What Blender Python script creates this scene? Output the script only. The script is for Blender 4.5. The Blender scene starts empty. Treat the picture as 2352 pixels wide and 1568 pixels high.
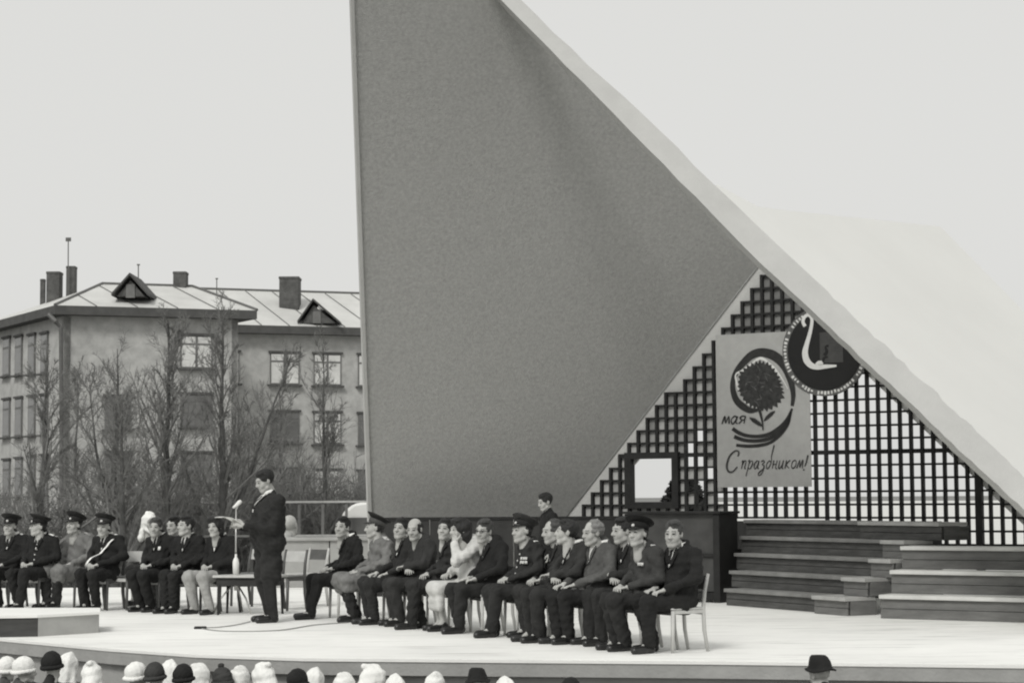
import bpy, bmesh, math, random
import numpy as np
from mathutils import Vector, Matrix

S = bpy.context.scene
C = S.collection
R = math.radians
rnd = random.Random(7)

# ------------------------------------------------------------------ camera
F = 4500.0                       # focal length in units of a 2352 px wide frame
PITCH, ROLL, CAMZ = math.atan(356 / F), 0.006, 1.5
fw = Vector((0, math.cos(PITCH), math.sin(PITCH)))
r0 = Vector((1, 0, 0)); u0 = r0.cross(fw)
rt = r0 * math.cos(ROLL) - u0 * math.sin(ROLL)
up = r0 * math.sin(ROLL) + u0 * math.cos(ROLL)
cam = bpy.data.cameras.new('camera'); cam_o = bpy.data.objects.new('camera', cam); C.objects.link(cam_o)
cam.sensor_width = 36; cam.lens = 36 * F / 2352; cam.clip_end = 6000; cam.clip_start = 0.5
cam_o.matrix_world = Matrix(((rt.x, up.x, -fw.x, 0), (rt.y, up.y, -fw.y, 0), (rt.z, up.z, -fw.z, CAMZ), (0, 0, 0, 1)))
S.camera = cam_o
S.cycles.filter_width = 2.1

# ------------------------------------------------------------------ sky, sun, exposure
SUN_EL, SUN_AZ = 44, 204          # azimuth clockwise from +Y
w = bpy.data.worlds.new('World'); S.world = w; w.use_nodes = True
nt = w.node_tree; nt.nodes.clear()
sky = nt.nodes.new('ShaderNodeTexSky'); sky.sky_type = 'NISHITA'; sky.sun_disc = False
sky.sun_elevation = R(SUN_EL); sky.sun_rotation = R(SUN_AZ); sky.dust_density = 6; sky.air_density = 1.2
bw = nt.nodes.new('ShaderNodeRGBToBW')
mx = nt.nodes.new('ShaderNodeMix'); mx.data_type = 'RGBA'; mx.inputs['Factor'].default_value = 0.82
mx.inputs[7].default_value = (7.7, 7.7, 7.5, 1)     # even grey cloud cover over the clear sky
bg = nt.nodes.new('ShaderNodeBackground'); bg.inputs['Strength'].default_value = 0.1
wo = nt.nodes.new('ShaderNodeOutputWorld')
nt.links.new(sky.outputs[0], bw.inputs[0]); nt.links.new(bw.outputs[0], mx.inputs[6])
nt.links.new(mx.outputs[2], bg.inputs[0]); nt.links.new(bg.outputs[0], wo.inputs[0])
sl = bpy.data.lights.new('sun', 'SUN'); sl.energy = 1.5; sl.angle = R(14); sl.color = (1, .985, .95)
so = bpy.data.objects.new('sun', sl); C.objects.link(so)
sd = Vector((math.sin(R(SUN_AZ)) * math.cos(R(SUN_EL)), math.cos(R(SUN_AZ)) * math.cos(R(SUN_EL)), math.sin(R(SUN_EL))))
so.rotation_euler = sd.to_track_quat('Z', 'Y').to_euler()
so.location = (20, -20, 30)
vs = S.view_settings; vs.view_transform = 'Standard'; vs.look = 'None'; vs.exposure = .1; vs.gamma = 1

# ------------------------------------------------------------------ geometry helpers
def ray(px, py):
    d = fw * F + rt * (px - 1176) + up * (784 - py)
    return d / d.y
def at(px, py, d):
    return Vector((0, 0, CAMZ)) + ray(px, py) * d
def floor(px, py, z=0.0):
    r = ray(px, py); return Vector((0, 0, CAMZ)) + r * ((z - CAMZ) / r.z)
def onplane(px, py, p, n):
    r = ray(px, py); o = Vector((0, 0, CAMZ)); return o + r * ((p - o).dot(n) / r.dot(n))

MATS = {}
def mat(name, v, rough=.85, var=.12, scale=3., bump=0., bscale=60., warm=.965, spec=.3, metal=0., streak=0.):
    if name in MATS: return MATS[name]
    m = bpy.data.materials.new(name); m.use_nodes = True; t = m.node_tree; b = t.nodes['Principled BSDF']
    b.inputs['Roughness'].default_value = rough; b.inputs['Metallic'].default_value = metal
    b.inputs['Specular IOR Level'].default_value = spec
    tc = t.nodes.new('ShaderNodeTexCoord')
    n = t.nodes.new('ShaderNodeTexNoise'); n.inputs['Scale'].default_value = scale; n.inputs['Detail'].default_value = 6
    n.inputs['Roughness'].default_value = .62
    src = tc.outputs['Object']
    if streak:
        mp = t.nodes.new('ShaderNodeMapping'); mp.inputs['Scale'].default_value = (1, 1, streak); t.links.new(src, mp.inputs[0]); src = mp.outputs[0]
    t.links.new(src, n.inputs['Vector'])
    r = t.nodes.new('ShaderNodeValToRGB'); r.color_ramp.elements[0].position = .3; r.color_ramp.elements[1].position = .72
    lo, hi = v * (1 - var), min(v * (1 + var), .95)
    r.color_ramp.elements[0].color = (lo, lo, lo * warm, 1); r.color_ramp.elements[1].color = (hi, hi, hi * warm, 1)
    t.links.new(n.outputs['Fac'], r.inputs[0]); t.links.new(r.outputs[0], b.inputs['Base Color'])
    if bump:
        n2 = t.nodes.new('ShaderNodeTexNoise'); n2.inputs['Scale'].default_value = bscale; n2.inputs['Detail'].default_value = 4
        t.links.new(tc.outputs['Object'], n2.inputs['Vector'])
        bp = t.nodes.new('ShaderNodeBump'); bp.inputs['Strength'].default_value = bump; bp.inputs['Distance'].default_value = .02
        t.links.new(n2.outputs['Fac'], bp.inputs['Height']); t.links.new(bp.outputs[0], b.inputs['Normal'])
    MATS[name] = m; return m

def mesh(name, vs_, fs, mats=None, smooth=False):
    me = bpy.data.meshes.new(name)
    if isinstance(vs_, np.ndarray):
        me.vertices.add(len(vs_)); me.vertices.foreach_set('co', vs_.astype(np.float32).ravel())
        fs = np.asarray(fs, dtype=np.int32); k = fs.shape[1]
        me.loops.add(fs.size); me.loops.foreach_set('vertex_index', fs.ravel())
        me.polygons.add(len(fs)); me.polygons.foreach_set('loop_start', np.arange(0, fs.size, k, dtype=np.int32))
        me.update(calc_edges=True)
    else:
        me.from_pydata([tuple(v) for v in vs_], [], fs); me.update()
    for m in (mats if isinstance(mats, (list, tuple)) else [mats]):
        if m: me.materials.append(m)
    if smooth: me.polygons.foreach_set('use_smooth', [True] * len(me.polygons))
    return me
def obj(name, me, parent=None, loc=None):
    o = bpy.data.objects.new(name, me); C.objects.link(o)
    if parent: o.parent = parent
    if loc is not None: o.location = loc
    return o
def tag(o, label, cat, group=None, kind=None):
    if label: o['label'] = label
    if cat: o['category'] = cat
    if group: o['group'] = group
    if kind: o['kind'] = kind
    return o
def thing(name, label, cat, loc=(0, 0, 0), rz=0., group=None):
    o = bpy.data.objects.new(name, None); C.objects.link(o); o.location = loc; o.rotation_euler = (0, 0, rz)
    o.empty_display_size = .2
    return tag(o, label, cat, group)

class MB:
    """collects boxes, tubes, prisms into one vertex/face list"""
    def __init__(s): s.v = []; s.f = []
    def add(s, v, f):
        b = len(s.v); s.v += [tuple(p) for p in v]; s.f += [tuple(i + b for i in q) for q in f]; return s
    def hexa(s, a, b):   # a: bottom 4 ccw, b: top 4
        return s.add(list(a) + list(b), [(3, 2, 1, 0), (4, 5, 6, 7), (0, 1, 5, 4), (1, 2, 6, 5), (2, 3, 7, 6), (3, 0, 4, 7)])
    def box(s, c, d, rz=0., M=None):
        x, y, z = d[0] / 2, d[1] / 2, d[2] / 2; cs, sn = math.cos(rz), math.sin(rz); out = []
        for dz in (-z, z):
            for dx, dy in ((-x, -y), (x, -y), (x, y), (-x, y)):
                p = Vector((c[0] + dx * cs - dy * sn, c[1] + dx * sn + dy * cs, c[2] + dz))
                out.append(M @ p if M else p)
        return s.hexa(out[:4], out[4:])
    def tube(s, pts, rad, n=6, caps=True):
        pts = [Vector(p) for p in pts]; k = len(pts)
        if not isinstance(rad, (list, tuple)): rad = [rad] * k
        b = len(s.v)
        for i, p in enumerate(pts):
            t = (pts[min(i + 1, k - 1)] - pts[max(i - 1, 0)]); t = t.normalized() if t.length > 1e-9 else Vector((0, 0, 1))
            a = t.orthogonal().normalized() if abs(t.z) > .98 else t.cross(Vector((0, 0, 1))).normalized()
            c = t.cross(a)
            for j in range(n):
                q = 2 * math.pi * j / n; s.v.append(tuple(p + (a * math.cos(q) + c * math.sin(q)) * rad[i]))
        for i in range(k - 1):
            for j in range(n):
                j2 = (j + 1) % n; s.f.append((b + i * n + j, b + (i + 1) * n + j, b + (i + 1) * n + j2, b + i * n + j2))
        if caps:
            s.f.append(tuple(b + j for j in range(n))); s.f.append(tuple(b + (k - 1) * n + j for j in reversed(range(n))))
        return s
    def prism(s, poly, off):
        """polygon (3d points) extruded by vector off"""
        n = len(poly); a = [Vector(p) for p in poly]; b = [p + Vector(off) for p in a]
        return s.add(a + b, [tuple(range(n)), tuple(reversed(range(n, 2 * n)))] + [(i, i + n, (i + 1) % n + n, (i + 1) % n) for i in range(n)])
    def lathe(s, prof, n=20, M=None):
        """prof: list of (z, rx, ry, yoff)"""
        b = len(s.v)
        for z, rx, ry, yo in prof:
            for j in range(n):
                q = 2 * math.pi * j / n; p = Vector((rx * math.cos(q), yo + ry * math.sin(q), z)); s.v.append(tuple(M @ p if M else p))
        for i in range(len(prof) - 1):
            for j in range(n):
                j2 = (j + 1) % n; s.f.append((b + i * n + j, b + i * n + j2, b + (i + 1) * n + j2, b + (i + 1) * n + j))
        s.f.append(tuple(b + j for j in reversed(range(n)))); s.f.append(tuple(b + (len(prof) - 1) * n + j for j in range(n)))
        return s
    def me(s, name, m, smooth=False, bevel=0.):
        me = mesh(name, s.v, s.f, m, smooth)
        if bevel:
            bm = bmesh.new(); bm.from_mesh(me); bmesh.ops.recalc_face_normals(bm, faces=bm.faces)
            bmesh.ops.bevel(bm, geom=bm.edges[:], offset=bevel, segments=1, affect='EDGES', clamp_overlap=True)
            bm.to_mesh(me); bm.free()
        else:
            bm = bmesh.new(); bm.from_mesh(me); bmesh.ops.recalc_face_normals(bm, faces=bm.faces); bm.to_mesh(me); bm.free()
            if smooth: me.polygons.foreach_set('use_smooth', [True] * len(me.polygons))
        return me
    def build(s, name, m, parent=None, smooth=False, bevel=0.):
        return obj(name, s.me(name, m, smooth, bevel), parent)

# ------------------------------------------------------------------ signed-distance mesher (smooth continuous bodies)
def cap(p0, p1, r0_, r1_=None):
    return ('c', np.array(p0, float), np.array(p1, float), r0_, r0_ if r1_ is None else r1_, 1)
def ell(c, r, rx=0., sub=False):
    return ('e', np.array(c, float), np.array(r, float), rx, 0, -1 if sub else 1)
def halfspace(p, n):
    n = np.array(n, float); return ('h', np.array(p, float), n / np.linalg.norm(n), 0, 0, 0)
def sdf(prims, h, k=.03, wob=0., seed=0, wfreq=14.):
    lo = np.full(3, 1e9); hi = -lo
    for t, a, b, c, d, sg in prims:
        if sg <= 0: continue
        if t == 'c': m = max(c, d); l = np.minimum(a, b) - m; u = np.maximum(a, b) + m
        else: m = b.max() if c else b; l = a - m; u = a + m
        lo = np.minimum(lo, l); hi = np.maximum(hi, u)
    lo -= 3 * h + wob; hi += 3 * h + wob
    N = np.ceil((hi - lo) / h).astype(int) + 1
    ax = [lo[i] + h * np.arange(N[i]) for i in range(3)]
    G = np.full(N, 1.0, dtype=np.float32)
    for t, a, b, c, d, sg in prims:
        if t == 'h':
            D = (ax[0] - a[0])[:, None, None] * b[0] + (ax[1] - a[1])[None, :, None] * b[1] + (ax[2] - a[2])[None, None, :] * b[2]
            G = np.maximum(G, D); continue
        m = (max(c, d) if t == 'c' else b.max()) + k + 2 * h
        if t == 'c': l = np.minimum(a, b) - m; u = np.maximum(a, b) + m
        else: l = a - m; u = a + m
        i0 = np.clip(((l - lo) / h).astype(int), 0, N); i1 = np.clip(((u - lo) / h).astype(int) + 2, 0, N)
        if (i1 <= i0).any(): continue
        X = ax[0][i0[0]:i1[0]][:, None, None]; Y = ax[1][i0[1]:i1[1]][None, :, None]; Z = ax[2][i0[2]:i1[2]][None, None, :]
        if t == 'c':
            e = b - a; L = max((e * e).sum(), 1e-9)
            q = np.clip(((X - a[0]) * e[0] + (Y - a[1]) * e[1] + (Z - a[2]) * e[2]) / L, 0, 1)
            D = np.sqrt((X - a[0] - q * e[0]) ** 2 + (Y - a[1] - q * e[1]) ** 2 + (Z - a[2] - q * e[2]) ** 2) - (c + (d - c) * q)
        else:
            x, y, z = X - a[0], Y - a[1], Z - a[2]
            if c: y, z = y * math.cos(c) + z * math.sin(c), -y * math.sin(c) + z * math.cos(c)
            k0 = np.sqrt((x / b[0]) ** 2 + (y / b[1]) ** 2 + (z / b[2]) ** 2)
            k1 = np.sqrt((x / b[0] ** 2) ** 2 + (y / b[1] ** 2) ** 2 + (z / b[2] ** 2) ** 2)
            D = k0 * (k0 - 1) / np.maximum(k1, 1e-6)
        sub = G[i0[0]:i1[0], i0[1]:i1[1], i0[2]:i1[2]]
        if sg < 0: sub[...] = np.maximum(sub, -D)
        else:
            hh = np.maximum(k - np.abs(sub - D), 0) / k
            sub[...] = np.minimum(sub, D) - hh * hh * k * .25
    if wob:
        rs = np.random.RandomState(seed); W = 0
        for q in range(5):
            fr = rs.normal(size=3) * wfreq * (1 + .5 * q); ph = rs.rand() * 6.28
            W = W + np.sin(ax[0][:, None, None] * fr[0] + ax[1][None, :, None] * fr[1] + ax[2][None, None, :] * fr[2] + ph) / (1 + .6 * q)
        G = G + W * (wob / 2.2)
    ins = G < 0
    c = [ins[dx:N[0] - 1 + dx, dy:N[1] - 1 + dy, dz:N[2] - 1 + dz] for dx in (0, 1) for dy in (0, 1) for dz in (0, 1)]
    cnt = sum(q.astype(np.int8) for q in c); act = (cnt > 0) & (cnt < 8)
    I = np.argwhere(act); idx = np.full(act.shape, -1, dtype=np.int32); idx[act] = np.arange(len(I))
    off = np.array([(dx, dy, dz) for dx in (0, 1) for dy in (0, 1) for dz in (0, 1)])
    val = np.stack([G[I[:, 0] + o[0], I[:, 1] + o[1], I[:, 2] + o[2]] for o in off], 1)
    acc = np.zeros((len(I), 3)); n = np.zeros(len(I))
    for a in range(8):
        for b in range(a + 1, 8):
            if np.abs(off[a] - off[b]).sum() != 1: continue
            va, vb = val[:, a], val[:, b]; s = (va < 0) != (vb < 0); t = np.where(s, va / np.where(s, va - vb, 1), 0)
            acc += np.where(s[:, None], off[a] + t[:, None] * (off[b] - off[a]), 0); n += s
    V = lo + h * (I + acc / n[:, None])
    Q = []
    for axi in range(3):
        o1, o2 = [(1, 2), (2, 0), (0, 1)][axi]
        sl0 = [slice(None)] * 3; sl1 = [slice(None)] * 3; sl0[axi] = slice(0, -1); sl1[axi] = slice(1, None)
        ch = ins[tuple(sl0)] != ins[tuple(sl1)]
        E = np.argwhere(ch); E = E[(E[:, o1] > 0) & (E[:, o2] > 0) & (E[:, o1] < N[o1] - 1) & (E[:, o2] < N[o2] - 1)]
        if not len(E): continue
        d1 = np.zeros(3, int); d1[o1] = 1; d2 = np.zeros(3, int); d2[o2] = 1
        g = lambda e: idx[e[:, 0], e[:, 1], e[:, 2]]
        q = np.stack([g(E - d1 - d2), g(E - d2), g(E), g(E - d1)], 1)
        fl = ~ins[E[:, 0], E[:, 1], E[:, 2]]; q[fl] = q[fl][:, ::-1]
        Q.append(q)
    return V, np.concatenate(Q)

def tr(V, M):
    A = np.array(M); return V @ A[:3, :3].T + A[:3, 3]
def joinm(parts):
    """parts: list of (V, quads, matidx array or int)"""
    vs_, fs, mi = [], [], []; b = 0
    for V, Q, m in parts:
        vs_.append(V); fs.append(Q + b); mi.append(np.full(len(Q), m) if np.isscalar(m) else m); b += len(V)
    return np.concatenate(vs_), np.concatenate(fs), np.concatenate(mi)

# ------------------------------------------------------------------ materials
m_ground = mat('ground_earth', .2, .95, .3, .6, .4, 8)
m_pale = mat('bright_fill', .62, .95, .12, 1.2, .2, 30)  # pale enough to pass for bright sky through the lattice
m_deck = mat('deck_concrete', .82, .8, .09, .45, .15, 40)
m_slabedge = mat('slab_edge_shaded', .33, .9, .16, 2.2, .3, 30)  # vertical face set darker than the deck: top light is in the colour
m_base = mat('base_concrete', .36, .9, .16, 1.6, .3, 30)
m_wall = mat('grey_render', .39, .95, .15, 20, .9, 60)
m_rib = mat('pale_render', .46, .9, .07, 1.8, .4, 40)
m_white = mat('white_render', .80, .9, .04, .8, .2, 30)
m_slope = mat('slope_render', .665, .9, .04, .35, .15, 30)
m_dark = mat('dark_stained_wood', .035, .7, .3, 3, .2, 40)
m_lat = mat('black_painted_timber', .018, .7, .3, 5, .2, 40)
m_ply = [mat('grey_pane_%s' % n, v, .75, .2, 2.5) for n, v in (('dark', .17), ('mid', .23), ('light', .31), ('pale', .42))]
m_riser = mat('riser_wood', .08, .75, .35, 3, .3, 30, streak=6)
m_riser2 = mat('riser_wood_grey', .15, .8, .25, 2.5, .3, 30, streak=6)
m_risertop = mat('riser_toplit_pale', .58, .7, .15, 2.5, .2, 30)  # tops paler than the fronts: light from above is in the colour
m_risertop3 = mat('riser_toplit_mid', .36, .75, .25, 2.5, .2, 30)  # near-end tops, light from above put into the colour
m_risertop2 = mat('riser_toplit_dark', .2, .75, .25, 2.5, .2, 30)  # left-bank tops, paler than their fronts for the same top light

# worn patches and scuffs on the stage deck
t_ = m_deck.node_tree; b_ = t_.nodes['Principled BSDF']; old = b_.inputs['Base Color'].links[0].from_socket
tc_ = [n for n in t_.nodes if n.type == 'TEX_COORD'][0]
mp_ = t_.nodes.new('ShaderNodeMapping'); mp_.inputs['Scale'].default_value = (.5, 3.2, 1); mp_.inputs['Rotation'].default_value = (0, 0, .35); t_.links.new(tc_.outputs['Object'], mp_.inputs[0])
ns_ = t_.nodes.new('ShaderNodeTexNoise'); ns_.inputs['Scale'].default_value = 1.6; ns_.inputs['Detail'].default_value = 8; ns_.inputs['Roughness'].default_value = .7; t_.links.new(mp_.outputs[0], ns_.inputs['Vector'])
rp_ = t_.nodes.new('ShaderNodeValToRGB'); rp_.color_ramp.elements[0].position = .53; rp_.color_ramp.elements[1].position = .74
rp_.color_ramp.elements[0].color = (1, 1, 1, 1); rp_.color_ramp.elements[1].color = (.55, .55, .54, 1); t_.links.new(ns_.outputs['Fac'], rp_.inputs[0])
ml_ = t_.nodes.new('ShaderNodeMix'); ml_.data_type = 'RGBA'; ml_.blend_type = 'MULTIPLY'; ml_.inputs['Factor'].default_value = 1
t_.links.new(old, ml_.inputs[6]); t_.links.new(rp_.outputs[0], ml_.inputs[7]); t_.links.new(ml_.outputs[2], b_.inputs['Base Color'])

# ------------------------------------------------------------------ ground and stage
GZ = -1.5
g = MB(); N = 24; L = 3000
for i in range(N + 1):
    for j in range(N + 1):
        q = lambda t: math.copysign(abs(t) ** 3, t) * L
        x, y = q(2 * i / N - 1), q(2 * j / N - 1) + 40
        g.v.append((x, y, GZ))
for i in range(N):
    for j in range(N):
        a = i * (N + 1) + j; g.f.append((a, a + N + 1, a + N + 2, a + 1))
tag(g.build('ground', m_ground), None, None, kind='structure')
pz = MB().add([(-1, 33, GZ + .004), (60, 20, GZ + .004), (400, 900, GZ + .004), (40, 900, GZ + .004)], [(0, 1, 2, 3)])
tag(pz.build('bright_fill_ground', m_pale), None, None, kind='structure')  # added sheet, pale so the low lattice cells look as bright as sky

front_px = [(-160, 1449), (0, 1465), (250, 1488), (450, 1502), (700, 1510), (1200, 1514), (1600, 1517), (2352, 1526), (2560, 1528)]
fr = [floor(*p) for p in front_px]
stage = thing('stage', 'broad white concrete stage platform with a grey slab edge', 'stage')
back = [Vector((11, 24, 0)), Vector((11, 33.6, 0)), Vector((-16, 33.6, 0)), Vector((-16, 24, 0))]
def ring(off, z):
    """front line pushed back by off, at height z"""
    return [Vector((p.x, p.y + off, z)) for p in fr] + [Vector((p.x, p.y, z)) for p in back]
nose = ring(0, 0)
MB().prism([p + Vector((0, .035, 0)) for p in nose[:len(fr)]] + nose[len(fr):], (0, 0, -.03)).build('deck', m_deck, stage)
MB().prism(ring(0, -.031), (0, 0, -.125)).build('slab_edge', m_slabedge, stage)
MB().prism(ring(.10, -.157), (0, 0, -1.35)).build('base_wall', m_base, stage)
# pale nosing strip along the lip of the deck
ns = MB()
for a, b in zip(fr[:-1], fr[1:]):
    ns.hexa([(a.x, a.y - .012, -.03), (b.x, b.y - .012, -.03), (b.x, b.y + .034, -.03), (a.x, a.y + .034, -.03)],
            [(a.x, a.y - .012, -.002), (b.x, b.y - .012, -.002), (b.x, b.y + .034, -.002), (a.x, a.y + .034, -.002)])
ns.build('nosing', m_white, stage)

# ------------------------------------------------------------------ the shell
LU = Vector((.857, -.515, 0)).normalized(); LN = Vector((LU.y, -LU.x, 0))     # lattice plane axes, LN towards the camera
LA = at(1300, 1185, 31.5)
def latp(px, py): return onplane(px, py, LA, LN)
def lat_uz(px, py):
    p = latp(px, py); return (p - LA).dot(LU), p.z
def lat_pt(u, z, o=0.):
    p = LA + LU * u + LN * o; return Vector((p.x, p.y, z))
def to_px(p):
    d = p - Vector((0, 0, CAMZ)); k = d.dot(fw); return 1176 + F * d.dot(rt) / k, 784 - F * d.dot(up) / k

WA, WB, WC = latp(1300, 1185), latp(1745, 605), at(850, 1190, 31.0)
WN = (WB - WA).cross(WC - WA).normalized()
if WN.y > 0: WN = -WN
def wallp(px, py): return onplane(px, py, WA, WN)
dtop = wallp(1170, 10).y
shell = thing('bandshell', 'angular open-air concrete shell over the stage, leaning grey wall and pale rib', 'bandshell')
wp = [wallp(1300, 1185), wallp(1745, 605), wallp(1800, 625)] + [wallp(1800 - t * 48, 625 - t * 47.5) for t in range(1, 20)] + \
     [wallp(868, -330), wallp(800, -330)] + [wallp(800 + 52 * (y + 330) / 1520, y) for y in (-100, 200, 500, 800, 1000, 1190)]
c0 = wallp(853, 1392); c1 = wallp(1300, 1360)
wp += [c0, c1]
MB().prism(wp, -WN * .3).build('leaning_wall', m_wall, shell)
# outer edge of the wall; its catch of light is put into the paler colour
ed = MB(); ys = [-330, -100, 150, 400, 650, 900, 1190, 1392]
for y0, y1 in zip(ys[:-1], ys[1:]):
    q = []
    for y in (y0, y1):
        x = 800 + 52 * (y + 330) / 1520
        q.append((wallp(x - 6, y) + WN * .03, wallp(x + 2, y) + WN * .03))
    (a, b), (c, d) = q
    bk = -WN * .36
    ed.hexa([a, b, b + bk, a + bk], [c, d, d + bk, c + bk])
ed.build('lit_wall_edge', m_rib, shell)

RP = [at(1150, 0, dtop - .45), at(1195, 0, dtop - .45), at(2352, 1130, 21.5)]
RN = (RP[1] - RP[0]).cross(RP[2] - RP[0]).normalized()
if RN.y > 0: RN = -RN
def ribp(px, py): return onplane(px, py, RP[0], RN)
lowp = [(815, -335), (1150, 0), (1450, 303), (1745, 603), (1930, 775), (2110, 944), (2232, 1060), (2352, 1170), (2700, 1492)]
uppp = [(862, -320), (1194, 0), (1510, 297), (1860, 633), (2012, 775), (2140, 893), (2245, 992), (2352, 1093), (2700, 1414)]
rb = MB(); rr = random.Random(3)
def lerp2(pl, t):
    k = t * (len(pl) - 1); i = min(int(k), len(pl) - 2); k -= i
    return pl[i][0] + (pl[i + 1][0] - pl[i][0]) * k, pl[i][1] + (pl[i + 1][1] - pl[i][1]) * k
n = 64; secs = []
for i in range(n + 1):
    a = lerp2(lowp, i / n); b = lerp2(uppp, i / n)
    jit = rr.uniform(-.012, .012); j2 = rr.uniform(-.02, .02)
    pa, pb = ribp(*a), ribp(*b); d = (pb - pa).normalized()
    pa = pa + d * jit; pb = pb + d * j2
    secs.append((pa, pb, pb + Vector((.05, .55, 0)), pa + Vector((.05, .55, 0))))
for i, s4 in enumerate(secs):
    rb.v += [tuple(p) for p in s4]
    if i:
        o = (i - 1) * 4
        for j in range(4): rb.f.append((o + j, o + (j + 1) % 4, o + 4 + (j + 1) % 4, o + 4 + j))
rb.f += [(0, 1, 2, 3), (n * 4 + 3, n * 4 + 2, n * 4 + 1, n * 4)]
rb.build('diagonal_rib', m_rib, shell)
# white outer slope that leans on the rib
back_v = Vector((.06, .4, 0))
edge = [ribp(1640 + k, 420 + (k) * .951) + back_v for k in (0, 110, 220, 372, 500, 712, 1060)]
SN = (edge[-1] - edge[0]).cross(at(2160, 520, 29.6) - edge[0]).normalized()
far = [onplane(px, py, edge[0], SN) for px, py in ((1646, 423), (1740, 474), (1820, 485), (1990, 502), (2160, 520), (2352, 715), (2700, 1072))]
sp = MB(); k = len(edge)
sp.v = [tuple(p) for p in edge + far] + [tuple(p + Vector((.02, .3, -.1))) for p in edge + far]
for i in range(k - 1):
    sp.f += [(i, i + 1, k + i + 1, k + i), (2 * k + i, 3 * k + i, 3 * k + i + 1, 2 * k + i + 1), (k + i, k + i + 1, 3 * k + i + 1, 3 * k + i)]
sp.f += [(k - 1, 3 * k - 1, 4 * k - 1, 2 * k - 1)]
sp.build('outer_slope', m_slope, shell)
# light margin boards behind the stepped lattice
LB = lat_uz(1300, 1185); LT = lat_uz(1745, 605)
mb_ = MB().prism([latp(1296, 1187) - LN * .04, latp(1745, 602) - LN * .04, latp(1800, 655) - LN * .04, latp(1352, 1187) - LN * .04], -LN * .05)
mb_.build('margin_board', m_rib, shell)

mb2 = MB().prism([latp(1985, 800) - LN * .04, latp(2420, 1215) - LN * .04, latp(2370, 1225) - LN * .04, latp(1970, 842) - LN * .04], -LN * .05)
mb2.build('margin_board', m_white, shell)

# ------------------------------------------------------------------ lattice
lattice = thing('lattice_screen', 'triangular black timber lattice screen closing the back of the shell', 'lattice')
ZB = LA.z - .02; ST = .193; SU = .165
u_hi = lat_uz(2440, 1180)[0]
def inside(u, z, ml=14, mr=-8):
    px, py = to_px(lat_pt(u, z))
    if py > 1192 + 60: return False
    left = 1300 + (1185 - py) * (445 / 580.)
    low = np.interp(py, [p[1] for p in lowp], [p[0] for p in lowp])
    return px > left + ml and px < low - mr if py < 604 or True else False
def rightlim(py): return np.interp(py, [p[1] for p in lowp], [p[0] for p in lowp])
NU, NZ = int(u_hi / SU) + 1, 27
op0, op1 = lat_uz(1447, 1160), lat_uz(1552, 1057)
OJ = (int(round(op0[0] / SU)), int(round(op1[0] / SU))); OI = (int(round((op0[1] - ZB) / ST)), int(round((op1[1] - ZB) / ST)))
def ok(i, j):
    if OI[0] <= i < OI[1] and OJ[0] <= j < OJ[1]: return False
    for du in (0, 1):
        for dz in (0, 1):
            u, z = (j + du) * SU, ZB + (i + dz) * ST
            px, py = to_px(lat_pt(u, z)); left = 1300 + (1185 - py) * (445 / 580.)
            if px < left + 13 or px > rightlim(py) + (26 if py > 820 else 60): return False
    return True
cell = {(i, j): ok(i, j) for i in range(-3, NZ) for j in range(-1, NU + 1)}
for i in (-1, -2, -3):
    for j in range(-1, NU + 1): cell[(i, j)] = j * SU > lat_uz(1900, 1185)[0]
bar_cache = {}
def bar(u0_, u1_, z0, z1, dep=.07, m=None):
    key = (round(u1_ - u0_, 3), round(z1 - z0, 3), dep)
    if key not in bar_cache:
        a, b = (u1_ - u0_) / 2, (z1 - z0) / 2
        bb = MB().hexa([LU * -a - LN * dep / 2 + Vector((0, 0, -b)), LU * a - LN * dep / 2 + Vector((0, 0, -b)), LU * a + LN * dep / 2 + Vector((0, 0, -b)), LU * -a + LN * dep / 2 + Vector((0, 0, -b))],
                       [LU * -a - LN * dep / 2 + Vector((0, 0, b)), LU * a - LN * dep / 2 + Vector((0, 0, b)), LU * a + LN * dep / 2 + Vector((0, 0, b)), LU * -a + LN * dep / 2 + Vector((0, 0, b))])
        bar_cache[key] = bb.me('bar', m_lat)
    p = lat_pt((u0_ + u1_) / 2, (z0 + z1) / 2)
    return obj('bar', bar_cache[key], lattice, p)
zthick = lat_uz(1440, 1042)[1]; ithick = round((zthick - ZB) / ST)
for j in range(0, NU + 1):            # upright bars
    run = None
    for i in range(-3, NZ + 1):
        on = i < NZ and (cell.get((i, j - 1), False) or cell.get((i, j), False))
        if on and run is None: run = i
        if not on and run is not None:
            bar(j * SU - .0225, j * SU + .0225, ZB + run * ST - .017, ZB + i * ST + .017); run = None
for i in range(-2, NZ + 1):           # cross bars
    run = None; th = .032 if i == ithick else .0155
    for j in range(-1, NU + 2):
        on = cell.get((i - 1, j), False) or cell.get((i, j), False)
        if on and run is None: run = j
        if not on and run is not None:
            bar(run * SU - .024, j * SU + .024, ZB + i * ST - th, ZB + i * ST + th, .044); run = None
# frame of the square opening and the heavy post at the right
uo0, uo1, zo0, zo1 = OJ[0] * SU, OJ[1] * SU, ZB + OI[0] * ST, ZB + OI[1] * ST
bar(uo0 - .055, uo0 + .055, zo0 - .05, zo1 + .05, .15); bar(uo1 - .055, uo1 + .055, zo0 - .05, zo1 + .05, .15)
bar(uo0 + .056, uo1 - .056, zo0 - .05, zo0 + .05, .15); bar(uo0 + .056, uo1 - .056, zo1 - .05, zo1 + .05, .15)
up_ = round(lat_uz(2243, 1100)[0] / SU) * SU; bar(up_ - .05, up_ + .05, .3, lat_uz(2243, 1062)[1], .1)
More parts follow.
